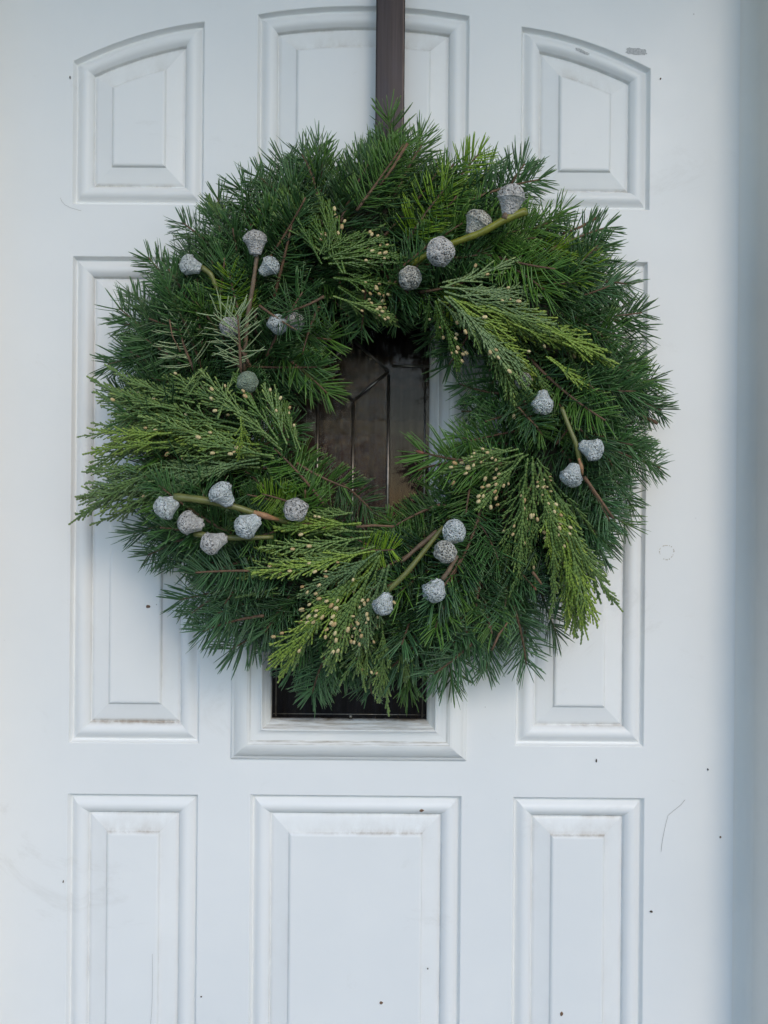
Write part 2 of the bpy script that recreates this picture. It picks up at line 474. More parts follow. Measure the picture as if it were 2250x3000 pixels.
link('head', box_mesh('head', -.575, .525, -.084, .05, 2.034, 2.12, .003), frame, mat=JAMB)
WALL = simple('wall_render', (.55, .53, .49), .9, 0, .15, 6, .3, 200)
wall = tag(empty('house_wall', (0, 0, 0)), 'pale rendered house wall beyond the door frame', 'wall')
link('wall_face', box_mesh('wall_face', .52, 1.8, -.06, .14, 0, 2.62), wall, mat=WALL)
link('wall_face', box_mesh('wall_face', -1.8, -.57, -.06, .14, 0, 2.62), wall, mat=WALL)
link('wall_face', box_mesh('wall_face', -.57, .52, -.058, .14, 2.121, 2.62), wall, mat=WALL)

# ------------------------------------------------------------------ wreath hanger
hx0, hx1 = P(1101, 150, -.026).x, P(1186, 150, -.026).x
hz0 = Q(840, 450, -.03).z
bm = bmesh.new()
prof = [(hx0, -.0245), (hx0 + .0013, -.0259), (hx0 + .0022, -.0261), ((hx0 + hx1) / 2, -.0263), (hx1 - .0022, -.0261), (hx1 - .0013, -.0259), (hx1, -.0245), (hx1 - .0006, -.0236), (hx0 + .0006, -.0236)]
zs_ = [hz0, 1.7, 2.0, 2.036]
rows = []
for z in zs_: rows.append([bm.verts.new((x, y, z)) for x, y in prof])
rows.append([bm.verts.new((x, y + .002, 2.0445)) for x, y in prof])
rows.append([bm.verts.new((x, .0, 2.0505 - (y + .026) * .4)) for x, y in prof])
n = len(prof)
for r_ in range(len(rows) - 1):
    for k in range(n):
        bm.faces.new((rows[r_][k], rows[r_][(k + 1) % n], rows[r_ + 1][(k + 1) % n], rows[r_ + 1][k]))
bm.faces.new(rows[0][::-1]); bm.faces.new(rows[-1])
bmesh.ops.recalc_face_normals(bm, faces=bm.faces)
me = bpy.data.meshes.new('wreath_hanger'); bm.to_mesh(me); bm.free()
tag(link('wreath_hanger', me, mat=STRAP), 'flat dark brown metal hanger strap running up from the top of the wreath', 'hanger')

# ------------------------------------------------------------------ foliage materials
def needle_mat(name, dark, light, tip, rough=.34):
    s = N(name); s.set(Roughness=rough)
    a_ = attr(s, 'tint'); t_ = attr(s, 'along')
    o = s.n('ObjectInfo')
    mr = s.math('ADD', s.math('MULTIPLY', a_, .8, 'Fac'), s.math('MULTIPLY', o, .45, 'Random'))
    c = s.mix(mr, dark, light)
    c = s.mix(s.ramp(t_, [(.88, 0.0), (1.0, .55)], 'Fac'), c, tip, ao=2)
    s.base(c)
    s.set(Specular_IOR_Level=.42)
    try: s.set(Subsurface_Weight=0.0)
    except Exception: pass
    return s.m
FIR = [needle_mat('fir_needles_deep_green', (.006, .023, .006), (.060, .150, .040), (.25, .39, .15)),
       needle_mat('fir_needles_mid_green', (.011, .038, .006), (.095, .212, .032), (.29, .43, .10)),
       needle_mat('fir_needles_bright_green', (.060, .135, .008), (.200, .340, .022), (.34, .48, .06)),
       needle_mat('fir_needles_pale_green', (.20, .27, .13), (.36, .45, .24), (.46, .54, .33), .38),
       needle_mat('fir_needles_bluish_green', (.008, .029, .012), (.076, .178, .066), (.27, .40, .19))]
def stem_mat(name, a_, b_, rough=.7, sc=220):
    s = N(name); s.set(Roughness=rough); co = s.coord()
    n = s.noise(sc, 5, .6, co)
    s.base(s.mix(s.ramp(n, [(.35, 0.0), (.65, 1.0)]), a_, b_)); s.bump(n, .4, .001); return s.m
STEM = stem_mat('fir_stem_brown', (.15, .085, .045), (.085, .05, .03))
BUD = stem_mat('fir_bud_red', (.30, .10, .06), (.20, .07, .05), .45)
def cedar_mat(name, dark, light, tip):
    s = N(name); s.set(Roughness=.42)
    a_ = attr(s, 'tint'); o = s.n('ObjectInfo'); t_ = attr(s, 'along')
    mr = s.math('ADD', s.math('MULTIPLY', a_, .6, 'Fac'), s.math('MULTIPLY', o, .4, 'Random'))
    c = s.mix(mr, dark, light); c = s.mix(s.ramp(t_, [(.45, 0.0), (1.0, .8)], 'Fac'), c, tip, ao=2)
    s.base(c); s.bump(s.noise(700, 3, .5, s.coord()), .25, .0008); return s.m
CED = [cedar_mat('cedar_scales_green', (.080, .150, .036), (.190, .280, .075), (.46, .55, .13)),
       cedar_mat('cedar_scales_dark', (.040, .095, .016), (.100, .180, .032), (.22, .32, .05)),
       cedar_mat('cedar_scales_yellow', (.130, .215, .030), (.260, .360, .055), (.58, .64, .11)),
       cedar_mat('cedar_scales_grey_green', (.085, .150, .058), (.185, .270, .100), (.42, .51, .18))]
def pollen_mat():
    s = N('pollen_cone_tan'); s.set(Roughness=.6); o = s.n('ObjectInfo')
    s.base(s.mix(s.ramp(o, [(0.0, 0.0), (.6, .5), (1.0, 1.0)], 'Random'), (.62, .52, .27), (.40, .26, .11)))
    s.bump(s.noise(420, 4, .6, s.coord()), .5, .0008); return s.m
POLLEN = pollen_mat()

def nut_mat(name, wax, mid, dark, lo, hi):
    s = N(name); s.set(Roughness=.36)
    co = s.coord(); o = s.n('ObjectInfo')
    ad = s.n('VectorMath', operation='ADD'); s.l(co, ad, 0, 0); s.l(o, ad, 'Location', 1)
    w = attr(s, 'wart')
    wob = s.n('VectorMath', operation='SCALE'); wob.inputs['Scale'].default_value = .24
    nz = s.noise(7.0, 3, .6, ad); s.l(nz, wob, 1, 0)
    co2 = s.n('VectorMath', operation='ADD'); s.l(ad, co2, 0, 0); s.l(wob, co2, 0, 1)
    v_ = s.n('TexVoronoi', feature='F1', i_Scale=10.5); s.l(co2, v_, 0, 'Vector')
    n = s.noise(16, 5, .65, ad)
    h = s.math('ADD', s.math('MULTIPLY', v_, .75), s.math('MULTIPLY', n, .55))
    k = s.ramp(h, [(lo, 1.0), (hi, 0.0)])
    k = s.math('MULTIPLY', k, s.ramp(s.noise(3.2, 3, .6, ad), [(.34, .4), (.54, 1.0)]))
    # smooth cup carries far less speckle than the warty lid
    k = s.math('MULTIPLY', k, s.math('ADD', s.math('MULTIPLY', w, .80, 'Fac'), .16))
    g = s.mix(s.ramp(s.noise(4, 4, .6, ad), [(.35, 0.0), (.65, 1.0)]), wax, mid)
    s.base(s.mix(k, g, dark, ao=2))
    s.bump(h, 1.0, .0030); return s.m
NUT = [nut_mat('gumnut_blue_white_wax', (.76, .79, .78), (.48, .54, .52), (.030, .042, .036), .46, .62),
       nut_mat('gumnut_grey_white_wax', (.74, .72, .68), (.46, .44, .41), (.036, .034, .028), .48, .64),
       nut_mat('gumnut_dark_speckled_wax', (.74, .72, .64), (.46, .45, .39), (.022, .022, .018), .53, .69),
       nut_mat('gumnut_pale_green', (.30, .36, .26), (.22, .28, .20), (.14, .19, .13), .35, .6)]
TWIG_G = stem_mat('eucalyptus_twig_olive', (.16, .17, .045), (.12, .13, .04), .42, 90)
TWIG_Y = stem_mat('eucalyptus_twig_yellow_green', (.20, .21, .022), (.14, .15, .02), .38, 90)
TWIG_B = stem_mat('eucalyptus_twig_brown', (.18, .12, .07), (.10, .07, .045), .6, 160)
BARK = stem_mat('torn_bark_orange', (.40, .22, .10), (.25, .13, .07), .6, 260)

# ------------------------------------------------------------------ fir sprigs
def needle_arrays(P0, D, W, Nn, L, wid, curv):
    """vectorised needles: rhombic section, five rings, blunt tip; returns vertices, quads, along"""
    n = len(P0)
    ts = np.array([0, .12, .5, .86, 1.0]); ws = np.array([.35, .85, 1.0, .85, .30])
    t = ts[None, :, None]
    base = P0[:, None, :] + D[:, None, :] * (L[:, None, None] * t) + curv[:, None, :] * (L[:, None, None] * t ** 2)
    w = W[:, None, :] * (wid[:, None, None] * .5 * ws[None, :, None]); h = Nn[:, None, :] * (wid[:, None, None] * .24 * ws[None, :, None])
    ring = np.stack([base + w, base + h, base - w, base - h], axis=2)      # n,5,4,3
    V = ring.reshape(-1, 3)
    f0 = []
    for r in range(4):
        for k in range(4):
            f0.append((r * 4 + k, r * 4 + (k + 1) % 4, r * 4 + 4 + (k + 1) % 4, r * 4 + 4 + k))
    f0.append((16, 17, 18, 19))
    f0 = np.array(f0)
    F = (f0[None] + (np.arange(n) * 20)[:, None, None]).reshape(-1, 4)
    al = np.tile(np.repeat(ts, 4), n)
    return V, F, al
def unit(a_): return a_ / np.maximum(np.linalg.norm(a_, axis=-1, keepdims=True), 1e-9)

def fir_proto(seed, L, style, side=0):
    g = np.random.default_rng(seed)
    stems = []
    def stem_curve(o, d, up, length, bend, droop):
        k = 12; sd_ = np.cross(up, d); pts = []
        for i in range(k + 1):
            s_ = i / k
            pts.append(o + d * length * s_ + sd_ * bend * length * s_ ** 2 + up * droop * length * s_ ** 2)
        return np.array(pts)
    X, Y, Z = np.eye(3)
    main = stem_curve(np.zeros(3), X, Z, L, g.uniform(-.16, .16), g.uniform(-.16, .10))
    stems.append((main, L, .0017))
    for q in range(side):
        s_ = .22 + .3 * q + g.uniform(-.05, .08); i = int(s_ * 12)
        sg = 1 if (q + seed) % 2 else -1
        d = unit(X * math.cos(R(48)) + Y * sg * math.sin(R(48)) + Z * g.uniform(-.05, .2))
        stems.append((stem_curve(main[i], d, Z, L * g.uniform(.42, .58), -sg * .15, -.05), L * .5, .0011))
    Vs, Fs, As, Ts = [], [], [], []; off = 0
    for pts, sl, rad in stems:
        n = int(sl / (.0026 if style == 'sparse' else .00096))
        s_ = np.sort(g.uniform(.03, 1.0, n))
        x = s_ * 12; i = np.minimum(x.astype(int), 11); fr = (x - i)[:, None]
        p = pts[i] * (1 - fr) + pts[i + 1] * fr
        T = unit(pts[i + 1] - pts[i])
        zz = unit(np.tile(Z, (n, 1)) - T * (T @ Z)[:, None]); yy = np.cross(zz, T)
        if style in ('flat', 'sparse'):
            ph = np.where(g.random(n) < .5, 1, -1) * np.abs(g.normal(R(74), R(20), n))
        elif style == 'comb':
            ph = np.where(g.random(n) < .5, 1, -1) * np.abs(g.normal(R(86), R(10), n))
        else:
            ph = g.uniform(-math.pi * .78, math.pi * .78, n)
        al_ = R(70) - R(40) * np.clip((s_ - .55) / .45, 0, 1) ** 1.3 + g.normal(0, R(10), n)
        if style == 'comb': al_ += R(8)
        rd = zz * np.cos(ph)[:, None] + yy * np.sin(ph)[:, None]
        D = unit(T * np.cos(al_)[:, None] + rd * np.sin(al_)[:, None])
        W = unit(T - D * (T * D).sum(1)[:, None] + .25 * g.normal(size=(n, 3)))
        W = unit(W - D * (W * D).sum(1)[:, None]); Nn = np.cross(D, W)
        ln = .0345 * g.uniform(.78, 1.06, n) * (1 - .30 * np.clip((s_ - .8) / .2, 0, 1)) * (.75 + .25 * np.clip(s_ / .12, 0, 1))
        if style == 'comb': ln *= .86
        cv = T * g.uniform(.02, .26, n)[:, None] + zz * g.normal(.03, .06, n)[:, None]
        wd = np.full(n, .00165) * g.uniform(.85, 1.15, n)
        V, F, A = needle_arrays(p, D, W, Nn, ln, wd, cv)
        Vs.append(V); Fs.append(F + off); As.append(A); off += len(V)
        tn = np.clip(.7 * g.random(n) + .5 * np.clip((s_ - .4), 0, 1) + .25 * np.cos(ph), 0, 1)
        Ts.append(np.repeat(tn, 20))
    nm = mesh('needles', np.concatenate(Vs), np.concatenate(Fs).tolist(), True, {'tint': np.concatenate(Ts), 'along': np.concatenate(As)})
    nm.materials.append(FIR[0])
    # stems
    bv, bf = [], []
    for pts, sl, rad in stems:
        m = tube_mesh('t', [Vector(p) for p in pts], [rad * (1.15 - .6 * i / 12) for i in range(13)], 6)
        o_ = len(bv); bv += [tuple(q.co) for q in m.vertices]; bf += [tuple(o_ + i for i in q.vertices) for q in m.polygons]
        bpy.data.meshes.remove(m)
    sm = mesh('fir_sprig', bv, bf); sm.materials.append(STEM)
    tip = Vector(main[-1]); td = Vector(unit(main[-1] - main[-2]))
    bl = .0075
    bp = [tip - td * .001, tip + td * bl * .2, tip + td * bl * .45, tip + td * bl * .75, tip + td * bl]
    bmh = tube_mesh('bud', bp, [.0011, .0020, .0022, .0014, .0002], 6); bmh.materials.append(BUD)
    return dict(L=L, stem=sm, needles=nm, bud=bmh, chord=(tip.length))
LENS = [.075, .105, .14, .18]
PROTO = {}
sd_ = 100
for Lx in LENS:
    for st in ('flat', 'round', 'comb', 'sparse'):
        lst = []
        for q in range(3 if st != 'comb' else 2):
            sd_ += 1
            lst.append(fir_proto(sd_, Lx, st, 0 if Lx < .1 else (q % 3 if Lx >= .14 else q % 2)))
        PROTO[(Lx, st)] = lst

WC = Q(815, 890, -.075)
wreath = tag(empty('evergreen_wreath', (WC.x, -.012, WC.z)), 'round evergreen wreath of fir and cedar with silvery gumnuts hanging on the white door', 'wreath')
WT = Matrix.Translation((-WC.x, .012, -WC.z))
def orient(a_, b_, roll, up=Vector((0, -1, 0))):
    x = (b_ - a_).normalized()
    z = (up - x * up.dot(x)).normalized(); y = z.cross(x)
    m = Matrix((x, y, z)).transposed().to_4x4()
    return Matrix.Translation(a_) @ m @ Matrix.Rotation(roll, 4, 'X')
n_sprig = [0]
def fir(a_, b_, hue=0, style='flat', roll=None, bud=False):
    d = (b_ - a_).length
    Lx = min(LENS, key=lambda q: abs(math.log(q / d)))
    pr = rng.choice(PROTO[(Lx, style)])
    sc = d / pr['chord']
    if roll is None: roll = rng.gauss(0, .35)
    M = WT @ orient(a_, b_, roll) @ Matrix.Diagonal((sc, (sc + 1) / 2, (sc + 1) / 2, 1))
    o = link('fir_sprig', pr['stem'], wreath, M)
    nd = link('needles', pr['needles'], o); nd['kind'] = 'stuff'
    nd.material_slots[0].link = 'OBJECT'; nd.material_slots[0].material = FIR[hue]
    if bud: link('bud', pr['bud'], o)
    if hue == 3: o['label'] = 'pale green sparse fir sprig'
    if hue == 2: o['label'] = 'bright yellow-green fir sprig'
    n_sprig[0] += 1
    return o
CX, CY = 815, 890
def pol(th, r): return CX + r * math.sin(R(th)), CY - r * math.cos(R(th))
RIM = [(0, 628), (15, 615), (30, 620), (45, 628), (60, 655), (75, 630), (90, 630), (105, 625), (120, 628), (135, 615), (150, 655), (165, 615), (180, 625), (195, 620), (210, 605), (225, 608),
       (240, 595), (255, 598), (270, 595), (285, 615), (300, 595), (315, 610), (330, 600), (345, 610), (360, 628)]
def rim(th):
    th %= 360
    for (a_, ra), (b_, rb) in zip(RIM, RIM[1:]):
        if a_ <= th <= b_: return ra + (rb - ra) * (th - a_) / (b_ - a_)
HOLE = [(0, 200), (20, 205), (40, 185), (60, 175), (75, 200), (90, 180), (110, 150), (125, 175), (145, 205), (180, 215), (215, 195), (240, 165), (265, 165), (285, 140), (305, 115), (330, 150), (350, 190), (360, 200)]
def hole(th):
    th %= 360
    for (a_, ra), (b_, rb) in zip(HOLE, HOLE[1:]):
        if a_ <= th <= b_: return ra + (rb - ra) * (th - a_) / (b_ - a_)
def hue_at(th):
    th %= 360
    r_ = rng.random()
    if 90 < th < 230: return 4 if r_ < .55 else (0 if r_ < .85 else 1)
    if 265 < th < 335: return 0 if r_ < .86 else 1
    if th > 330 or th < 50: return 1 if r_ < .55 else (0 if r_ < .88 else 2)
    return 0 if r_ < .55 else (1 if r_ < .85 else 4)

# bound core of the wreath (dark stems wound on a ring)
v, f = [], []
nu, nv = 120, 14
for i in range(nu):
    th = 360 * i / nu
    for j in range(nv):
        a_ = 2 * math.pi * j / nv
        rm = 395 + 12 * math.sin(R(th) * 5)
        rr_ = .036 * (1 + .16 * math.sin(i * 2.3 + j * 1.7) + .1 * math.sin(i * 5.1))
        c = Q(*pol(th, rm), -.068); ctr = Q(CX, CY, -.068)
        d = (c - ctr).normalized()
        v.append(c + d * math.cos(a_) * rr_ + Vector((0, -1, 0)) * math.sin(a_) * rr_ * .85 - WC * 0)
for i in range(nu):
    for j in range(nv):
        f.append((i * nv + j, i * nv + (j + 1) % nv, ((i + 1) % nu) * nv + (j + 1) % nv, ((i + 1) % nu) * nv + j))
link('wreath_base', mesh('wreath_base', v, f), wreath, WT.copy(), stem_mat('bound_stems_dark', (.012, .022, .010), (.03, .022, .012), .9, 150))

ZONES = [(350, 935, 230, 135), (690, 1310, 150, 175), (1160, 1130, 140, 210), (1120, 715, 195, 135), (755, 540, 130, 125)]
def in_cedar(p, q):
    x, y = (p[0] + q[0]) / 2, (p[1] + q[1]) / 2
    return any(((x - a_) / c_) ** 2 + ((y - b_) / d_) ** 2 < 1 for a_, b_, c_, d_ in ZONES)
# loose needles and snippets bound round the core
nq = 9000
th_ = nrng.uniform(0, 360, nq); ph_ = nrng.uniform(-.6, math.pi + .6, nq); rr2 = nrng.uniform(.030, .062, nq)
ctr = np.array(Q(CX, CY, -.068)); kk = np.array(Q(CX + 1, CY, -.068))[0] - ctr[0]
rm_ = (395 + 12 * np.sin(np.radians(th_) * 5)) * kk
rad_ = np.stack([np.sin(np.radians(th_)), 0 * th_, np.cos(np.radians(th_))], 1); tan_ = np.stack([np.cos(np.radians(th_)), 0 * th_, -np.sin(np.radians(th_))], 1)
out_ = rad_ * np.cos(ph_)[:, None] + np.array([0, -1.0, 0]) * np.sin(ph_)[:, None]
P_ = ctr + rad_ * rm_[:, None] + out_ * rr2[:, None]
D_ = unit(tan_ * nrng.normal(.7, .5, nq)[:, None] + out_ * nrng.uniform(.2, 1.0, nq)[:, None] + nrng.normal(0, .35, (nq, 3)))
W_ = unit(np.cross(D_, nrng.normal(size=(nq, 3)))); N_ = np.cross(D_, W_)
V_, F_, A_ = needle_arrays(P_, D_, W_, N_, nrng.uniform(.018, .034, nq), np.full(nq, .0016), tan_ * .1)
lk = link('loose_needles', mesh('loose_needles', V_, F_.tolist(), True, {'tint': np.repeat(nrng.random(nq) * .6, 20), 'along': A_ * .8}), wreath, WT.copy(), FIR[0])
lk['kind'] = 'stuff'
# back layer: sprigs reaching out to the rim, close to the door
for i in range(66):
    th = 360 * i / 66 + rng.uniform(-3, 3)
    tip_r = rim(th + 4) - rng.uniform(12, 78)
    b0 = pol(th - rng.uniform(2, 14), rng.uniform(385, 440)); t0 = pol(th + rng.uniform(0, 8), tip_r)
    fir(Q(*b0, -.060 - rng.random() * .02), Q(*t0, -.034 - rng.random() * .03), hue_at(th), rng.choice(['flat', 'round', 'flat']))
# middle layer
for i in range(64):
    th = 360 * i / 64 + rng.uniform(-3, 3)
    rb = rng.uniform(300, 400); ln = rng.uniform(150, 215)
    sw = rng.uniform(5, 24)
    b0 = pol(th - sw / 2, rb); t0 = pol(th + sw / 2, min(rb + ln, rim(th + sw / 2) - 75))
    dz = .018 if in_cedar(b0, t0) else 0
    fir(Q(*b0, dz - .085 - rng.random() * .02), Q(*t0, dz - .095 - rng.random() * .03), hue_at(th), rng.choice(['flat', 'round', 'comb']))
# front layer, lying with the turn of the wreath
for i in range(78):
    th = 360 * i / 78 + rng.uniform(-3, 3)
    rb = rng.uniform(255, 420)
    sw = rng.uniform(10, 30)
    b0 = pol(th - sw / 2, rb); t0 = pol(th + sw / 2, rb + rng.uniform(30, 130))
    if in_cedar(b0, t0): continue
    fir(Q(*b0, -.108 - rng.random() * .015), Q(*t0, -.128 - rng.random() * .02), hue_at(th), rng.choice(['flat', 'round', 'comb']))
# inner layer, reaching into the hole
for i in range(42):
    th = 360 * i / 42 + rng.uniform(-4, 4)
    b0 = pol(th - rng.uniform(4, 22), rng.uniform(330, 390)); t0 = pol(th + rng.uniform(-4, 10), hole(th) + rng.uniform(34, 60))
    fir(Q(*b0, -.075 - rng.random() * .03), Q(*t0, -.055 - rng.random() * .07), rng.choice([0, 0, 1, 0]), rng.choice(['flat', 'round']))

# sprigs that can be singled out in the photograph: base, tip, hue, style, depth at base and tip, red bud
HERO = [
 (770, 455, 884, 304, 1, 'flat', -.125, -.120, 0), (880, 520, 958, 395, 2, 'flat', -.120, -.130, 0), (935, 480, 1010, 320, 2, 'flat', -.100, -.085, 0), (1000, 440, 1150, 368, 0, 'flat', -.110, -.080, 0),
 (690, 440, 668, 318, 0, 'flat', -.11, -.085, 0), (735, 480, 785, 340, 0, 'flat', -.115, -.105, 0), (640, 470, 575, 365, 0, 'flat', -.1, -.075, 0), (1150, 560, 1290, 478, 0, 'flat', -.1, -.07, 0),
 (1190, 615, 1372, 585, 0, 'flat', -.105, -.07, 0), (1180, 690, 1372, 700, 0, 'flat', -.10, -.06, 0), (1250, 780, 1418, 912, 0, 'flat', -.10, -.055, 0), (1270, 850, 1420, 790, 0, 'flat', -.085, -.055, 0),
 (1210, 970, 1335, 1110, 4, 'flat', -.125, -.12, 0), (1300, 960, 1432, 1022, 0, 'flat', -.095, -.06, 1), (1062, 1140, 1050, 1296, 1, 'comb', -.125, -.125, 1), (1085, 1205, 1160, 1258, 4, 'flat', -.12, -.125, 1),
 (1040, 995, 910, 996, 1, 'comb', -.10, -.085, 1), (1130, 860, 1158, 948, 1, 'flat', -.125, -.125, 0), (1025, 1000, 1000, 1112, 1, 'comb', -.12, -.125, 0), (1110, 1310, 1150, 1440, 4, 'flat', -.09, -.06, 0),
 (1060, 1350, 950, 1468, 4, 'flat', -.12, -.11, 0), (960, 1320, 860, 1452, 4, 'flat', -.11, -.09, 0), (1040, 1220, 1030, 1350, 4, 'flat', -.115, -.12, 0), (540, 1250, 392, 1318, 0, 'flat', -.1, -.07, 0),
 (470, 1140, 300, 1196, 0, 'flat', -.09, -.055, 0), (620, 1320, 510, 1415, 4, 'flat', -.11, -.09, 0), (720, 1390, 655, 1492, 4, 'flat', -.095, -.07, 0), (570, 1330, 430, 1345, 4, 'flat', -.105, -.09, 0),
 (480, 760, 232, 755, 0, 'flat', -.10, -.06, 0), (440, 690, 255, 680, 0, 'flat', -.095, -.06, 0), (500, 580, 400, 458, 0, 'flat', -.095, -.07, 0), (520, 650, 370, 560, 0, 'flat', -.11, -.085, 0),
 (600, 500, 508, 398, 0, 'flat', -.1, -.07, 0), (640, 470, 600, 352, 0, 'flat', -.085, -.06, 0), (600, 760, 715, 838, 1, 'flat', -.115, -.10, 0), (700, 1090, 605, 960, 1, 'comb', -.115, -.12, 0),
 (640, 1000, 745, 1068, 1, 'comb', -.115, -.11, 0), (735, 1040, 810, 1100, 0, 'flat', -.105, -.10, 0), (950, 1090, 840, 1128, 1, 'comb', -.11, -.10, 0), (600, 1080, 530, 1010, 1, 'comb', -.12, -.12, 0),
 (540, 790, 480, 668, 3, 'sparse', -.135, -.15, 0), (420, 800, 365, 690, 3, 'sparse', -.125, -.135, 0), (520, 800, 515, 680, 3, 'sparse', -.155, -.165, 0), (560, 660, 640, 720, 0, 'sparse', -.15, -.155, 0), (700, 640, 620, 690, 0, 'sparse', -.15, -.155, 0),
 (520, 690, 490, 592, 2, 'flat', -.125, -.14, 0), (780, 1185, 850, 1200, 2, 'comb', -.14, -.15, 0),
 (640, 1090, 568, 1062, 2, 'comb', -.125, -.135, 0), (1200, 960, 1255, 900, 1, 'comb', -.12, -.12, 0), (940, 640, 1000, 668, 2, 'flat', -.115, -.115, 0), (690, 660, 640, 760, 0, 'comb', -.12, -.12, 0),
 (740, 640, 720, 560, 0, 'flat', -.12, -.13, 0), (900, 560, 990, 470, 1, 'flat', -.115, -.125, 0), (560, 1200, 430, 1240, 0, 'comb', -.115, -.11, 0), (1180, 1130, 1320, 1200, 4, 'flat', -.095, -.07, 0),
 (1085, 1002, 912, 996, 1, 'flat', -.135, -.115, 1), (1080, 850, 990, 842, 0, 'flat', -.10, -.085, 0), (1070, 890, 1000, 885, 0, 'round', -.09, -.075, 0), (1070, 1060, 935, 1072, 1, 'flat', -.115, -.10, 0), (1050, 1125, 925, 1108, 0, 'flat', -.105, -.09, 0),
 (905, 600, 905, 690, 0, 'round', -.095, -.08, 0), (850, 610, 842, 700, 0, 'flat', -.10, -.09, 0), (790, 620, 785, 715, 0, 'flat', -.115, -.105, 0), (965, 650, 935, 745, 0, 'flat', -.09, -.08, 0),
 (1010, 700, 960, 775, 0, 'flat', -.10, -.09, 0), (920, 1180, 905, 1105, 0, 'flat', -.10, -.09, 0), (860, 1200, 850, 1115, 1, 'flat', -.10, -.095, 0),
 (800, 1420, 790, 1500, 4, 'comb', -.075, -.06, 0), (720, 1420, 660, 1490, 4, 'comb', -.075, -.055, 0), (850, 430, 905, 300, 1, 'flat', -.09, -.07, 0), (1080, 450, 1120, 345, 0, 'flat', -.09, -.06, 0)]
for (ax, ay, bx, by, hue, st, y0, y1, bd) in HERO:
    if hue != 2 and in_cedar((ax, ay), (bx, by)): y0 += .02; y1 += .02
    fir(Q(ax, ay, y0), Q(bx, by, y1), hue, st, rng.gauss(0, .2), bool(bd))

DEAD = stem_mat('dead_twig_brown', (.20, .11, .055), (.11, .065, .04), .75, 300)
for k, (pts, r_) in enumerate([(((770, 1138, -.15), (805, 1135, -.152), (852, 1137, -.15)), .0016), (((880, 310, -.128), (850, 360, -.13), (818, 405, -.120)), .0017), (((1062, 1405, -.128), (1078, 1370, -.13), (1096, 1345, -.128)), .0013),
        (((1262, 1030, -.15), (1290, 1070, -.15), (1325, 1120, -.146)), .0018), (((1290, 470, -.075), (1255, 490, -.08), (1215, 505, -.085)), .0017), (((1420, 914, -.06), (1380, 895, -.065), (1330, 870, -.075)), .0022),
        (((612, 915, -.12), (616, 940, -.122), (625, 960, -.12)), .0024), (((366, 690, -.14), (372, 725, -.14), (390, 760, -.14)), .0008), (((1150, 1235, -.14), (1160, 1248, -.14), (1170, 1262, -.138)), .0016)]):
    path = [Q(*p) for p in pts]; path = [path[0], path[0].lerp(path[1], .5), path[1], path[1].lerp(path[2], .5), path[2]]
    link('bare_twig', tube_mesh('bare_twig', [p - path[0] for p in path], [r_ * (1 - .08 * i) for i in range(5)], 7), wreath, WT @ Matrix.Translation(path[0]), DEAD)
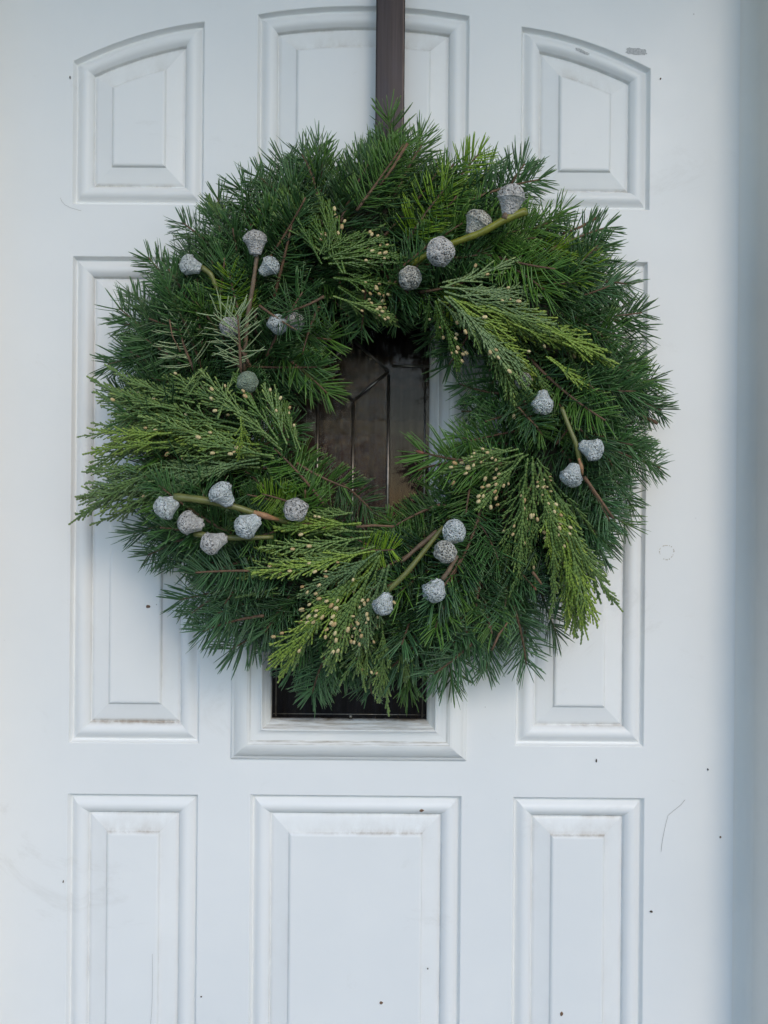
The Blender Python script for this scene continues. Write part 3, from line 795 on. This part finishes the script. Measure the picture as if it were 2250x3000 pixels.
# ------------------------------------------------------------------ cedar sprays
def cedar_proto(seed, L, wisp=False):
    g = random.Random(seed)
    segs, tips = [], []          # (p0,p1,width,tint,along)
    X, Y, Z = Vector((1, 0, 0)), Vector((0, 1, 0)), Vector((0, 0, 1))
    def chain(o, ang, length, wid, lvl, curl, z0):
        n = max(2, int(round(length / .0042)))
        st = length / n; p = o.copy(); a_ = ang; zz = z0
        nxt = g.randint(1, 2) if lvl else 3
        sg = g.choice((-1, 1))
        for i in range(n):
            t = i / n
            d = Vector((math.cos(a_), math.sin(a_), zz))
            q = p + d * st
            w = wid * (1 - .22 * t) * g.uniform(.93, 1.07)
            # how far this joint lies along the whole spray decides how young and yellow it is
            segs.append((p.copy(), q.copy(), w, g.random(), max(0, (t - .35) / .65) * (.5 + .5 * min(1, q.x / L)) * (1 if lvl else .6)))
            a_ += curl * st + g.gauss(0, .025); zz += g.gauss(0, .02) - .006
            p = q
            if lvl < 3 and i >= nxt and i < n - 1:
                rem = length * (1 - t)
                if lvl == 0: l2 = (min(rem * .40, .030) if wisp else min(rem * .72, L * .35)) * g.uniform(.6, 1.05)
                elif lvl == 1: l2 = min(rem * .55, .020) * g.uniform(.6, 1.0)
                else: l2 = min(rem * .5, .007)
                if l2 > .0045:
                    chain(p, a_ + sg * R(g.uniform(11, 22) if lvl == 0 else g.uniform(20, 32)), l2, wid * (.90 if lvl else .84), lvl + 1, -sg * (R(420) if lvl == 0 else R(700)) * (.4 if lvl == 0 else .5), zz + g.gauss(0, .07))
                sg = -sg
                nxt = i + (g.choice((1, 2, 2)) if lvl == 0 else 2)
        if lvl >= 1: tips.append((p.copy(), Vector((math.cos(a_), math.sin(a_), zz + .1)).normalized()))
    chain(Vector((0, 0, 0)), 0, L, .0031, 0, R(g.uniform(-90, 90)), .0)
    P0 = np.array([s_[0] for s_ in segs]); P1 = np.array([s_[1] for s_ in segs])
    n = len(segs); wd = np.array([s_[2] for s_ in segs]); tn = np.array([s_[3] for s_ in segs]); al = np.array([s_[4] for s_ in segs])
    D = P1 - P0; U = unit(D); W = unit(np.cross(np.tile([0, 0, 1.0], (n, 1)), U)); Nn = np.cross(U, W)
    ts = [-.08, .70, 1.06]; ws = [.52, 1.0, .66]
    rings_ = []
    for t, w in zip(ts, ws):
        c = P0 + D * t
        rings_.append(np.stack([c + W * (wd * w * .5)[:, None], c + Nn * (wd * w * .34)[:, None], c - W * (wd * w * .5)[:, None], c - Nn * (wd * w * .34)[:, None]], 1))
    V = np.stack(rings_, 1).reshape(-1, 3)
    f0 = [(r * 4 + k, r * 4 + (k + 1) % 4, r * 4 + 4 + (k + 1) % 4, r * 4 + 4 + k) for r in range(2) for k in range(4)] + [(8, 9, 10, 11)]
    F = (np.array(f0)[None] + (np.arange(n) * 12)[:, None, None]).reshape(-1, 4)
    me = mesh('cedar_spray', V, F.tolist(), True, {'tint': np.repeat(tn, 12), 'along': np.repeat(al, 12)})
    me.materials.append(CED[0])
    return dict(L=L, me=me, tips=tips)
CLEN = [.085, .12, .16, .20]
WPROTO = {L: [cedar_proto(900 + int(L * 1000) + q, L, True) for q in range(3)] for L in CLEN}
CPROTO = {L: [cedar_proto(int(L * 1000) + q, L) for q in range(3)] for L in CLEN}
# one pollen cone: a blunt little barrel of stacked scales
v, f = [], []
prof = [(0, .0006), (.0004, .0013), (.0012, .0018), (.0022, .00205), (.0034, .0021), (.0046, .0019), (.0055, .0014), (.006, .0004)]
for i, (x, r_) in enumerate(prof):
    for k in range(8):
        a_ = 2 * math.pi * k / 8; rr_ = r_ * (1 + .07 * (-1) ** (k + i))
        v.append((x, rr_ * math.cos(a_), rr_ * math.sin(a_)))
for i in range(len(prof) - 1):
    for k in range(8): f.append((i * 8 + k, i * 8 + (k + 1) % 8, i * 8 + 8 + (k + 1) % 8, i * 8 + 8 + k))
f.append(tuple(range(56, 64)))
CONE = mesh('pollen_cone', v, f); CONE.materials.append(POLLEN)
n_cone = [0]
def cedar(ax, ay, bx, by, y0, y1, hue=0, cones=0, zone=None, roll=None, wisp=False):
    a_, b_ = Q(ax, ay, y0), Q(bx, by, y1)
    d = (b_ - a_).length
    Lx = min(CLEN, key=lambda q: abs(math.log(q / d)))
    pr = rng.choice((WPROTO if wisp else CPROTO)[Lx]); sc = d / Lx
    if roll is None: roll = rng.gauss(0, .22)
    M = WT @ orient(a_, b_, roll) @ Matrix.Diagonal((sc, (sc + 1) / 2, 1, 1))
    o = link('cedar_spray', pr['me'], wreath, M)
    o.material_slots[0].link = 'OBJECT'; o.material_slots[0].material = CED[hue]
    tips = [t for t in pr['tips'] if (zone or (0, 1))[0] * Lx <= t[0].x <= (zone or (0, 1))[1] * Lx]
    rng.shuffle(tips)
    for p, td in tips[:cones]:
        x = td; z = Vector((0, 0, 1)); z = (z - x * z.dot(x)).normalized(); y = z.cross(x)
        m = Matrix((x, y, z)).transposed().to_4x4()
        k = rng.uniform(.62, 1.0)
        link('pollen_cone', CONE, o, Matrix.Translation(p + Vector((0, 0, .0006))) @ m @ Matrix.Rotation(rng.uniform(0, 6), 4, 'X') @ Matrix.Scale(k, 4)); n_cone[0] += 1
    return o
CEDARS = [
 # left fan
 (520, 930, 175, 845, -.140, -.100, 0, 4), (560, 960, 165, 965, -.145, -.100, 2, 3), (540, 940, 140, 918, -.142, -.095, 0, 2), (560, 985, 165, 990, -.140, -.095, 0, 3), (560, 1000, 160, 1045, -.135, -.09, 3, 2),
 (430, 1020, 135, 1128, -.115, -.080, 0, 0), (560, 900, 330, 820, -.145, -.125, 0, 4), (560, 990, 260, 1050, -.138, -.11, 3, 4), (600, 960, 430, 800, -.148, -.140, 0, 3), (600, 950, 500, 800, -.15, -.145, 1, 2),
 (620, 960, 560, 830, -.15, -.145, 0, 3), (640, 970, 610, 860, -.145, -.135, 1, 3), (540, 960, 300, 900, -.147, -.12, 0, 4), (590, 985, 400, 960, -.15, -.135, 0, 4), (520, 900, 520, 1000, -.155, -.15, 2, 1),
 # bottom fan
 (800, 1160, 560, 1185, -.140, -.135, 0, 2), (810, 1180, 520, 1290, -.140, -.125, 0, 3), (810, 1190, 545, 1240, -.145, -.135, 2, 4), (815, 1200, 610, 1390, -.145, -.120, 0, 12), (820, 1200, 612, 1475, -.140, -.105, 2, 12),
 (820, 1200, 690, 1440, -.148, -.120, 0, 16), (820, 1210, 740, 1480, -.142, -.105, 0, 14), (830, 1230, 760, 1420, -.150, -.125, 3, 14), (780, 1130, 590, 1150, -.14, -.14, 2, 2), (750, 1110, 640, 1120, -.14, -.14, 0, 2),
 (825, 1340, 835, 1535, -.115, -.085, 0, 2), (800, 1350, 790, 1470, -.11, -.09, 0, 3), (840, 1220, 800, 1370, -.15, -.135, 3, 8), (820, 1190, 640, 1310, -.15, -.135, 3, 10), (860, 1340, 880, 1480, -.10, -.085, 0, 0),
 # right lower fan
 (1130, 980, 945, 1030, -.145, -.130, 0, 10), (1130, 985, 1035, 1110, -.148, -.135, 0, 12), (1140, 990, 1110, 1285, -.148, -.120, 0, 8), (1150, 1000, 1150, 1180, -.15, -.13, 0, 12), (1165, 1010, 1210, 1220, -.15, -.125, 0, 12),
 (1165, 1040, 1262, 1388, -.140, -.100, 2, 2), (1180, 1060, 1330, 1335, -.135, -.095, 2, 0), (1190, 1080, 1300, 1385, -.135, -.095, 0, 0), (1180, 1030, 1290, 1230, -.14, -.11, 0, 3), (1130, 1060, 1125, 1230, -.145, -.125, 0, 4),
 (1190, 1090, 1318, 1290, -.13, -.09, 0, 0), (1120, 970, 1000, 1000, -.15, -.14, 0, 8), (1160, 1000, 1190, 1080, -.155, -.15, 0, 10),
 # upper right fan
 (960, 640, 1330, 775, -.145, -.115, 2, 2), (970, 640, 1310, 865, -.148, -.115, 2, 2), (980, 650, 1215, 890, -.150, -.125, 0, 3), (970, 640, 1150, 830, -.150, -.135, 3, 4), (940, 650, 1000, 805, -.145, -.125, 1, 8),
 (960, 630, 1200, 700, -.148, -.13, 3, 3), (960, 620, 1180, 640, -.148, -.13, 3, 4), (960, 620, 1130, 550, -.145, -.13, 3, 2), (940, 650, 950, 740, -.14, -.125, 1, 4), (960, 640, 1090, 780, -.152, -.14, 3, 4), (1050, 660, 1280, 760, -.15, -.125, 0, 2),
 # upper left fan
 (740, 580, 605, 395, -.135, -.12, 1, 0), (745, 590, 700, 430, -.14, -.125, 1, 6), (740, 590, 650, 440, -.14, -.13, 1, 0), (700, 540, 565, 420, -.13, -.11, 0, 0), (720, 560, 875, 545, -.140, -.125, 1, 8), (700, 560, 840, 505, -.14, -.13, 1, 3),
 (720, 600, 868, 628, -.14, -.115, 1, 10), (720, 640, 865, 690, -.135, -.11, 0, 8), (730, 620, 850, 700, -.13, -.105, 1, 6), (690, 550, 720, 490, -.145, -.14, 1, 5), (540, 560, 440, 425, -.095, -.07, 1, 0)]
for c in CEDARS:
    cedar(c[0], c[1], c[2], c[3], c[4] - .010, c[5] - .008, c[6], c[7], (.25, .85))
    # a second spray of the same bunch, fanned a little to one side
    k = rng.uniform(.72, .98); an = R(rng.choice((-1, 1)) * rng.uniform(5, 11))
    dx, dy = c[2] - c[0], c[3] - c[1]
    dx, dy = dx * math.cos(an) - dy * math.sin(an), dx * math.sin(an) + dy * math.cos(an)
    ox, oy = rng.uniform(-14, 14), rng.uniform(-14, 14)
    cedar(c[0] + ox, c[1] + oy, c[0] + ox + dx * k, c[1] + oy + dy * k, c[4] + .002, c[5] + .004, rng.choice((c[6], c[6], 0)), c[7] // 4, (.25, .85), None, True)

WISPS = [(720, 565, 590, 402, -.145, -.125, 1), (715, 555, 640, 396, -.150, -.13, 1), (720, 550, 692, 405, -.150, -.135, 1), (700, 550, 560, 430, -.145, -.125, 0), (710, 540, 720, 470, -.155, -.15, 1),
 (700, 560, 852, 520, -.150, -.135, 1), (710, 570, 872, 556, -.150, -.13, 1), (700, 545, 800, 498, -.152, -.14, 1), (690, 560, 620, 440, -.152, -.14, 1), (720, 600, 862, 612, -.145, -.125, 1), (640, 540, 585, 420, -.13, -.115, 0),
 (330, 1015, 128, 1135, -.125, -.080, 0), (310, 1030, 150, 1120, -.12, -.078, 3), (345, 1000, 155, 1050, -.125, -.085, 0), (400, 925, 132, 918, -.145, -.09, 0), (380, 885, 165, 845, -.14, -.095, 0), (360, 955, 158, 972, -.145, -.10, 2),
 (370, 935, 165, 960, -.15, -.10, 2), (420, 870, 205, 820, -.135, -.10, 0), (400, 840, 430, 790, -.145, -.14, 0), (470, 905, 515, 790, -.15, -.145, 0), (790, 1370, 740, 1488, -.12, -.095, 0), (825, 1400, 838, 1552, -.105, -.08, 0),
 (660, 1370, 606, 1482, -.125, -.10, 2), (700, 1300, 640, 1455, -.135, -.105, 0), (600, 1270, 510, 1300, -.13, -.12, 0), (620, 1200, 545, 1190, -.14, -.135, 2), (1215, 1180, 1275, 1398, -.145, -.105, 2), (1240, 1160, 1337, 1342, -.145, -.10, 0), (1190, 1150, 1225, 1340, -.148, -.11, 0), (1225, 1150, 1305, 1390, -.145, -.10, 0), (1130, 1080, 1130, 1240, -.155, -.13, 0), (1180, 1100, 1120, 1230, -.14, -.125, 0),
 (1140, 1170, 1108, 1295, -.13, -.12, 0), (1190, 715, 1342, 786, -.160, -.130, 2), (1160, 700, 1325, 765, -.160, -.130, 2), (1215, 740, 1336, 795, -.155, -.125, 2), (1180, 770, 1314, 870, -.155, -.12, 2), (1150, 790, 1214, 893, -.145, -.12, 0), (1110, 700, 1280, 770, -.15, -.125, 2), (1060, 760, 1165, 850, -.15, -.135, 0),
 (860, 1400, 880, 1490, -.10, -.085, 0), (770, 1400, 790, 1500, -.11, -.09, 0), (640, 450, 600, 395, -.13, -.12, 1), (660, 470, 705, 412, -.135, -.125, 1), (790, 545, 880, 548, -.14, -.125, 1), (780, 660, 868, 700, -.13, -.105, 0), (1230, 760, 1260, 840, -.125, -.115, 0)]
for w_ in WISPS:
    cedar(*w_[:7], wisp=True)
    cedar(w_[0] + rng.uniform(-12, 12), w_[1] + rng.uniform(-12, 12), w_[2] + rng.uniform(-16, 16) + (w_[0] - w_[2]) * .14, w_[3] + rng.uniform(-16, 16) + (w_[1] - w_[3]) * .14, w_[4] + .004, w_[5] + .004, w_[6], wisp=True)
# ------------------------------------------------------------------ eucalyptus twigs and gumnuts
def nut_mesh(seed):
    g = random.Random(seed)
    nu_, v, f, wart = 44, [], [], []
    # along the axis from stalk to lid: (x, r, wart)
    prof = [(-.57, .085, 0), (-.505, .095, 0), (-.50, .10, 0), (-.495, .215, 0), (-.485, .235, 0), (-.44, .25, 0), (-.34, .285, 0), (-.24, .32, 0), (-.14, .37, .0), (-.06, .41, .05), (0, .45, .1), (.04, .485, .25), (.065, .53, .4), (.085, .525, .2), (.095, .488, .1), (.105, .492, .5), (.15, .495, 1), (.20, .485, 1), (.25, .465, 1),
            (.30, .43, 1), (.35, .38, 1), (.395, .315, 1), (.43, .24, 1), (.455, .16, 1), (.468, .08, 1), (.470, .02, 1)]
    prof = [(x if x < .1 else .1 + (x - .1) * 1.10, r_, w) for x, r_, w in prof]
    ph = [g.uniform(0, 6) for _ in range(6)]
    for i, (x, r_, w) in enumerate(prof):
        for k in range(nu_):
            a_ = 2 * math.pi * k / nu_
            rib = .085 * max(0, math.cos(2 * a_ + ph[0])) * (1 - w) * (1.5 if x < .05 else .2) + .03 * (1 - w) * math.cos(7 * a_ + ph[5])
            lump = .05 * w * (1 - x) * math.cos(4 * a_ + ph[0]) + .045 * w * math.sin(5 * a_ + ph[1] + 9 * x) + .04 * w * math.sin(3 * a_ + ph[2]) + .03 * w * math.cos(9 * a_ + 22 * x + ph[3])
            rr_ = r_ * (1 + rib + lump + g.uniform(-.014, .014) * w)
            xx = x + .022 * math.sin(2 * a_ + ph[4]) * (1 if x > 0 else .3) + .012 * w * math.sin(6 * a_ + ph[2])
            v.append((xx, rr_ * math.cos(a_), rr_ * math.sin(a_))); wart.append(w)
    n = nu_
    for i in range(len(prof) - 1):
        for k in range(n): f.append((i * n + k, i * n + (k + 1) % n, i * n + n + (k + 1) % n, i * n + n + k))
    f.append(tuple(range(n))[::-1]); f.append(tuple(range((len(prof) - 1) * n, len(prof) * n)))
    me = mesh('gumnut', v, f, True, {'wart': wart})
    me.materials.append(NUT[0]); return me
NUTM = [nut_mesh(i) for i in range(6)]
def nut(px, py, diam, ax, ay, facing, y, hue, parent, ploc):
    """centre and width in measured units, lid direction on the face of the wreath, how far the lid faces outward"""
    c = Q(px, py, y); r_ = 1.08 * diam * K * S * (CAM_D + y) / 1.0
    d = Vector((ax, 0, -ay)).normalized() * math.cos(R(facing)) + Vector((0, -1, 0)) * math.sin(R(facing))
    x = d.normalized(); up = Vector((.3, .2, .9)); z = (up - x * up.dot(x)).normalized(); yv = z.cross(x)
    m = Matrix((x, yv, z)).transposed().to_4x4()
    M = Matrix.Translation(c - ploc) @ m @ Matrix.Rotation(rng.uniform(0, 6), 4, 'X') @ Matrix.Diagonal((r_ * rng.uniform(.92, 1.12), r_ * rng.uniform(.93, 1.07), r_ * rng.uniform(.93, 1.07), 1))
    o = link('gumnut', rng.choice(NUTM), parent, M)
    o.material_slots[0].link = 'OBJECT'; o.material_slots[0].material = NUT[hue]
    if hue == 3: o['label'] = 'pale green gumnut seen from its flat end'
    return o
def twig(pts, w0, w1, mat):
    path = []
    P3 = [Q(x, y, d) for x, y, d in pts]
    for i in range(len(P3) - 1):
        for q in range(5): path.append(P3[i].lerp(P3[i + 1], q / 5))
    path.append(P3[-1])
    # round the corners
    for _ in range(2): path = [path[0]] + [(path[i - 1] + path[i] * 2 + path[i + 1]) / 4 for i in range(1, len(path) - 1)] + [path[-1]]
    n = len(path); rad = []
    for i in range(n):
        t = i / (n - 1); w = (w0 + (w1 - w0) * t) * (1 + .05 * math.sin(i * 1.7))
        if i in (0, n - 1): w *= .96
        rad.append(w * K * S * (CAM_D + path[i].y) / 2)
    o0 = path[0]
    me = tube_mesh('eucalyptus_twig', [p - o0 for p in path], rad, 10); me.materials.append(mat)
    o = link('eucalyptus_twig', me, wreath, WT @ Matrix.Translation(o0))
    return o, o0
o, l = twig([(1137, 456, -.165), (1090, 474, -.165), (1040, 503, -.163), (985, 523, -.160), (930, 545, -.145), (885, 575, -.13)], 17, 12, TWIG_Y)
nut(1104, 432, 58, .12, -1, 12, -.165, 1, o, l); nut(1033, 484, 54, .5, -.9, 10, -.150, 2, o, l); nut(950, 544, 54, .2, .25, 68, -.172, 1, o, l); nut(886, 600, 46, -.1, .6, 60, -.145, 2, o, l)
link('twig_collar', tube_mesh('twig_collar', [Q(1089, 474, -.166) - l, Q(1093, 462, -.166) - l], [.0036, .003], 8), o, mat=TWIG_B)
o, l = twig([(556, 545, -.150), (546, 620, -.148), (532, 700, -.140), (528, 800, -.130)], 9, 10, TWIG_B)
nut(552, 524, 44, 0, -1, 8, -.155, 1, o, l); nut(581, 577, 40, .8, -.6, 10, -.15, 0, o, l)
o, l = twig([(436, 578, -.140), (456, 592, -.142), (470, 628, -.138)], 13, 9, TWIG_G)
nut(412, 574, 42, -1, -.25, 10, -.142, 0, o, l)
o, l = twig([(376, 1073, -.160), (440, 1080, -.160), (510, 1095, -.158), (565, 1114, -.152), (622, 1128, -.142)], 18, 11, TWIG_G)
nut(360, 1095, 48, -.8, .55, 25, -.16, 0, o, l); nut(481, 1069, 49, -.6, -.75, 15, -.165, 0, o, l); nut(535, 1135, 47, -.75, .5, 18, -.165, 0, o, l); nut(640, 1103, 46, -.15, -.4, 55, -.16, 1, o, l)
bk = link('split_bark', tube_mesh('split_bark', [Q(548, 1106, -.163) - l, Q(575, 1115, -.160) - l, Q(602, 1123, -.154) - l], [.0022, .0035, .0012], 7), o, mat=BARK)
o, l = twig([(420, 1152, -.150), (470, 1162, -.152), (530, 1162, -.150), (590, 1160, -.142)], 15, 9, TWIG_G)
nut(411, 1130, 47, -.9, -.15, 18, -.158, 1, o, l); nut(462, 1172, 46, -.85, .4, 20, -.163, 1, o, l)
o, l = twig([(958, 1138, -.150), (915, 1192, -.152), (876, 1240, -.154), (838, 1276, -.152)], 10, 13, TWIG_G)
nut(979, 1147, 48, .3, .1, 68, -.16, 0, o, l); nut(829, 1305, 42, -.4, .9, 12, -.155, 0, o, l)
o, l = twig([(945, 1148, -.138), (905, 1180, -.138), (866, 1215, -.138)], 12, 8, TWIG_B)
o, l = twig([(988, 1200, -.150), (968, 1235, -.152), (955, 1252, -.152)], 9, 11, TWIG_B)
nut(963, 1190, 46, -.3, .3, 62, -.165, 2, o, l); nut(938, 1275, 46, -.45, .85, 28, -.158, 0, o, l)
o, l = twig([(1213, 880, -.148), (1228, 920, -.150), (1245, 960, -.152), (1256, 1012, -.148)], 9, 11, TWIG_G)
nut(1277, 970, 48, .9, .4, 18, -.155, 0, o, l); nut(1235, 1026, 46, -.35, .95, 15, -.155, 0, o, l)
link('split_bark', tube_mesh('split_bark', [Q(1250, 990, -.155) - l, Q(1256, 1010, -.155) - l, Q(1259, 1026, -.152) - l], [.0012, .0022, .0006], 7), o, mat=BARK)
def loose(*a_): nut(*a_, wreath, Vector((WC.x, -.012, WC.z)))
loose(1172, 870, 46, -.1, 1, 22, -.140, 0); loose(497, 705, 42, .1, .3, 55, -.150, 1); loose(601, 700, 40, -.2, .3, 60, -.145, 0); loose(637, 695, 36, .3, .3, 60, -.140, 1); loose(535, 825, 40, .1, .2, 72, -.150, 3); loose(1128, 822, 34, .2, .3, 60, -.125, 2)

# ------------------------------------------------------------------ flecks, hairs and marks on the door
FLECK = stem_mat('dry_leaf_brown', (.25, .15, .08), (.14, .08, .05), .8, 300)
FLECK_D = stem_mat('dark_bark_crumb', (.05, .04, .03), (.09, .07, .05), .8, 300)
def fleck(px, py, w, h, label, mat=FLECK, name='leaf_fleck', y=0.0, group=None, cat='leaf fleck', ang=0):
    c = P(px, py, y); g = random.Random(px)
    n = 9; v = []; w *= .8; h *= .8
    for k in range(n):
        a_ = 2 * math.pi * k / n; r_ = g.uniform(.7, 1.1)
        x = w * S * .5 * math.cos(a_) * r_; z = h * S * .5 * math.sin(a_) * r_
        x, z = x * math.cos(ang) - z * math.sin(ang), x * math.sin(ang) + z * math.cos(ang)
        v.append((x, -.0004, z))
    v = v + [(x * .6, -.0016 - g.uniform(0, .0006), z * .6) for x, _, z in v]
    f = [(k, (k + 1) % n, n + (k + 1) % n, n + k) for k in range(n)] + [tuple(range(n, 2 * n))]
    me = mesh(name, v, f, False); bm = bmesh.new(); bm.from_mesh(me); bmesh.ops.recalc_face_normals(bm, faces=bm.faces); bm.to_mesh(me); bm.free()
    o = link(name, me, None, None, mat); o.location = c
    return tag(o, label, cat, group)
GR = 'flecks stuck to the door'
fleck(434, 1777, 20, 14, 'brown leaf chip on the left middle panel below the wreath', group=GR, y=.002)
fleck(1117, 2937, 16, 12, 'brown leaf chip near the bottom of the bottom centre panel', group=GR, y=.002)
fleck(1645, 2970, 13, 18, 'tan leaf chip near the bottom of the bottom right panel', group=GR, y=.002)
fleck(1235, 2374, 18, 12, 'olive leaf chip on the top moulding of the bottom centre panel', group=GR, y=.002)
fleck(1747, 2228, 6, 16, 'dark sliver above the bottom right panel', FLECK_D, 'bark_crumb', group=GR, cat='bark crumb')
fleck(1908, 2670, 12, 8, 'black crumb right of the bottom right panel', FLECK_D, 'bark_crumb', group=GR, cat='bark crumb')
fleck(2110, 2452, 8, 9, 'small red-brown crumb beside the jamb on the lower right', FLECK, 'bark_crumb', group=GR, cat='bark crumb')
fleck(2073, 2254, 6, 9, 'dark crumb on the right stile above the long hair', FLECK_D, 'bark_crumb', group=GR, cat='bark crumb')
fleck(1253, 2837, 6, 6, 'black dot low on the right of the bottom centre panel', FLECK_D, 'bark_crumb', group=GR, cat='bark crumb', y=.002)
fleck(590, 2919, 8, 5, 'black crumb beside the bottom left panel', FLECK_D, 'bark_crumb', group=GR, cat='bark crumb')
fleck(186, 2582, 4, 12, 'dark crumb on the left edge of the bottom left panel', FLECK_D, 'bark_crumb', group=GR, cat='bark crumb')
fleck(206, 228, 4, 14, 'dark crumb on the left edge of the top left arched panel', FLECK_D, 'bark_crumb', group=GR, cat='bark crumb')
fleck(1935, 231, 6, 8, 'tan crumb right of the top right arched panel', FLECK, 'bark_crumb', group=GR, cat='bark crumb')
HAIR = simple('hair_dark', (.26, .23, .20), .5)
def hair(pts, label, r_=.00015):
    path = [P(x, y, -.0004) for x, y in pts]; o0 = path[0]
    o = link('hair', tube_mesh('hair', [p - o0 for p in path], [r_] * len(path), 5), None, None, HAIR); o.location = o0
    return tag(o, label, 'hair')
hair([(2007, 2343), (1995, 2358), (1975, 2374), (1957, 2389), (1949, 2420), (1943, 2450), (1938, 2480), (1937, 2495)], 'long bent hair on the white door right of the bottom right panel')
hair([(177, 580), (181, 590), (190, 600), (205, 608), (222, 613), (238, 618)], 'short curved hair under the top left arched panel', .00013)
hair([(446, 2795), (447, 2850), (446, 2920), (444, 2970), (441, 3000)], 'thin straight hair low on the bottom left panel', .00013)
# scuffs: bare patches where the paint is rubbed off, set a hair's breadth proud of it
def scuff_mat():
    s = N('rubbed_primer_grey'); s.set(Roughness=.55)
    n = s.noise(1, 5, .7, s.coord((900, 100, 260)))
    s.base(s.mix(s.ramp(n, [(.4, 0.0), (.62, 1.0)]), (.30, .30, .30), (.60, .60, .59))); return s.m
SCUFF = scuff_mat()
def scuff(px, py, w, h, ang, name='scuff_mark', y=0.0, mat=SCUFF, seed=3):
    c = P(px, py, y); g = random.Random(seed); n = 30; v = []
    for k in range(n):
        a_ = 2 * math.pi * k / n; r_ = g.uniform(.8, 1.12)
        x = w * S * .5 * math.copysign(abs(math.cos(a_)) ** .6, math.cos(a_)) * r_; z = h * S * .5 * math.copysign(abs(math.sin(a_)) ** .6, math.sin(a_)) * r_
        v.append((c.x + x * math.cos(ang) - z * math.sin(ang), c.y - .0003, c.z + x * math.sin(ang) + z * math.cos(ang)))
    link(name, mesh(name, v, [tuple(range(n))], False), door, mat=mat)
scuff(1864, 151, 62, 20, R(-4))
scuff(1705, 151, 46, 9, R(-24), y=-.0002 + .0012, seed=5)
v, f = [], []; n = 40; c = P(1953, 1618, 0); g = random.Random(8)
for k in range(n):
    a_ = 2 * math.pi * k / n
    w = g.uniform(.3, 1.6) * S * 1.2; r_ = 21 * S * (1 + .05 * math.sin(3 * a_))
    for q in (r_ - w, r_ + w): v.append((c.x + q * math.cos(a_), -.0003, c.z + q * math.sin(a_)))
for k in range(n):
    if g.random() < .38: continue
    a_ = 2 * k; b_ = 2 * ((k + 1) % n); f.append((a_, a_ + 1, b_ + 1, b_))
link('ring_mark', mesh('ring_mark', v, f, False), door, mat=simple('old_glue_ring', (.60, .55, .47), .7))
print('sprigs', n_sprig[0], 'cones', n_cone[0], 'objects', len(bpy.data.objects), 'tris', sum(len(m.polygons) * 2 for m in bpy.data.meshes))
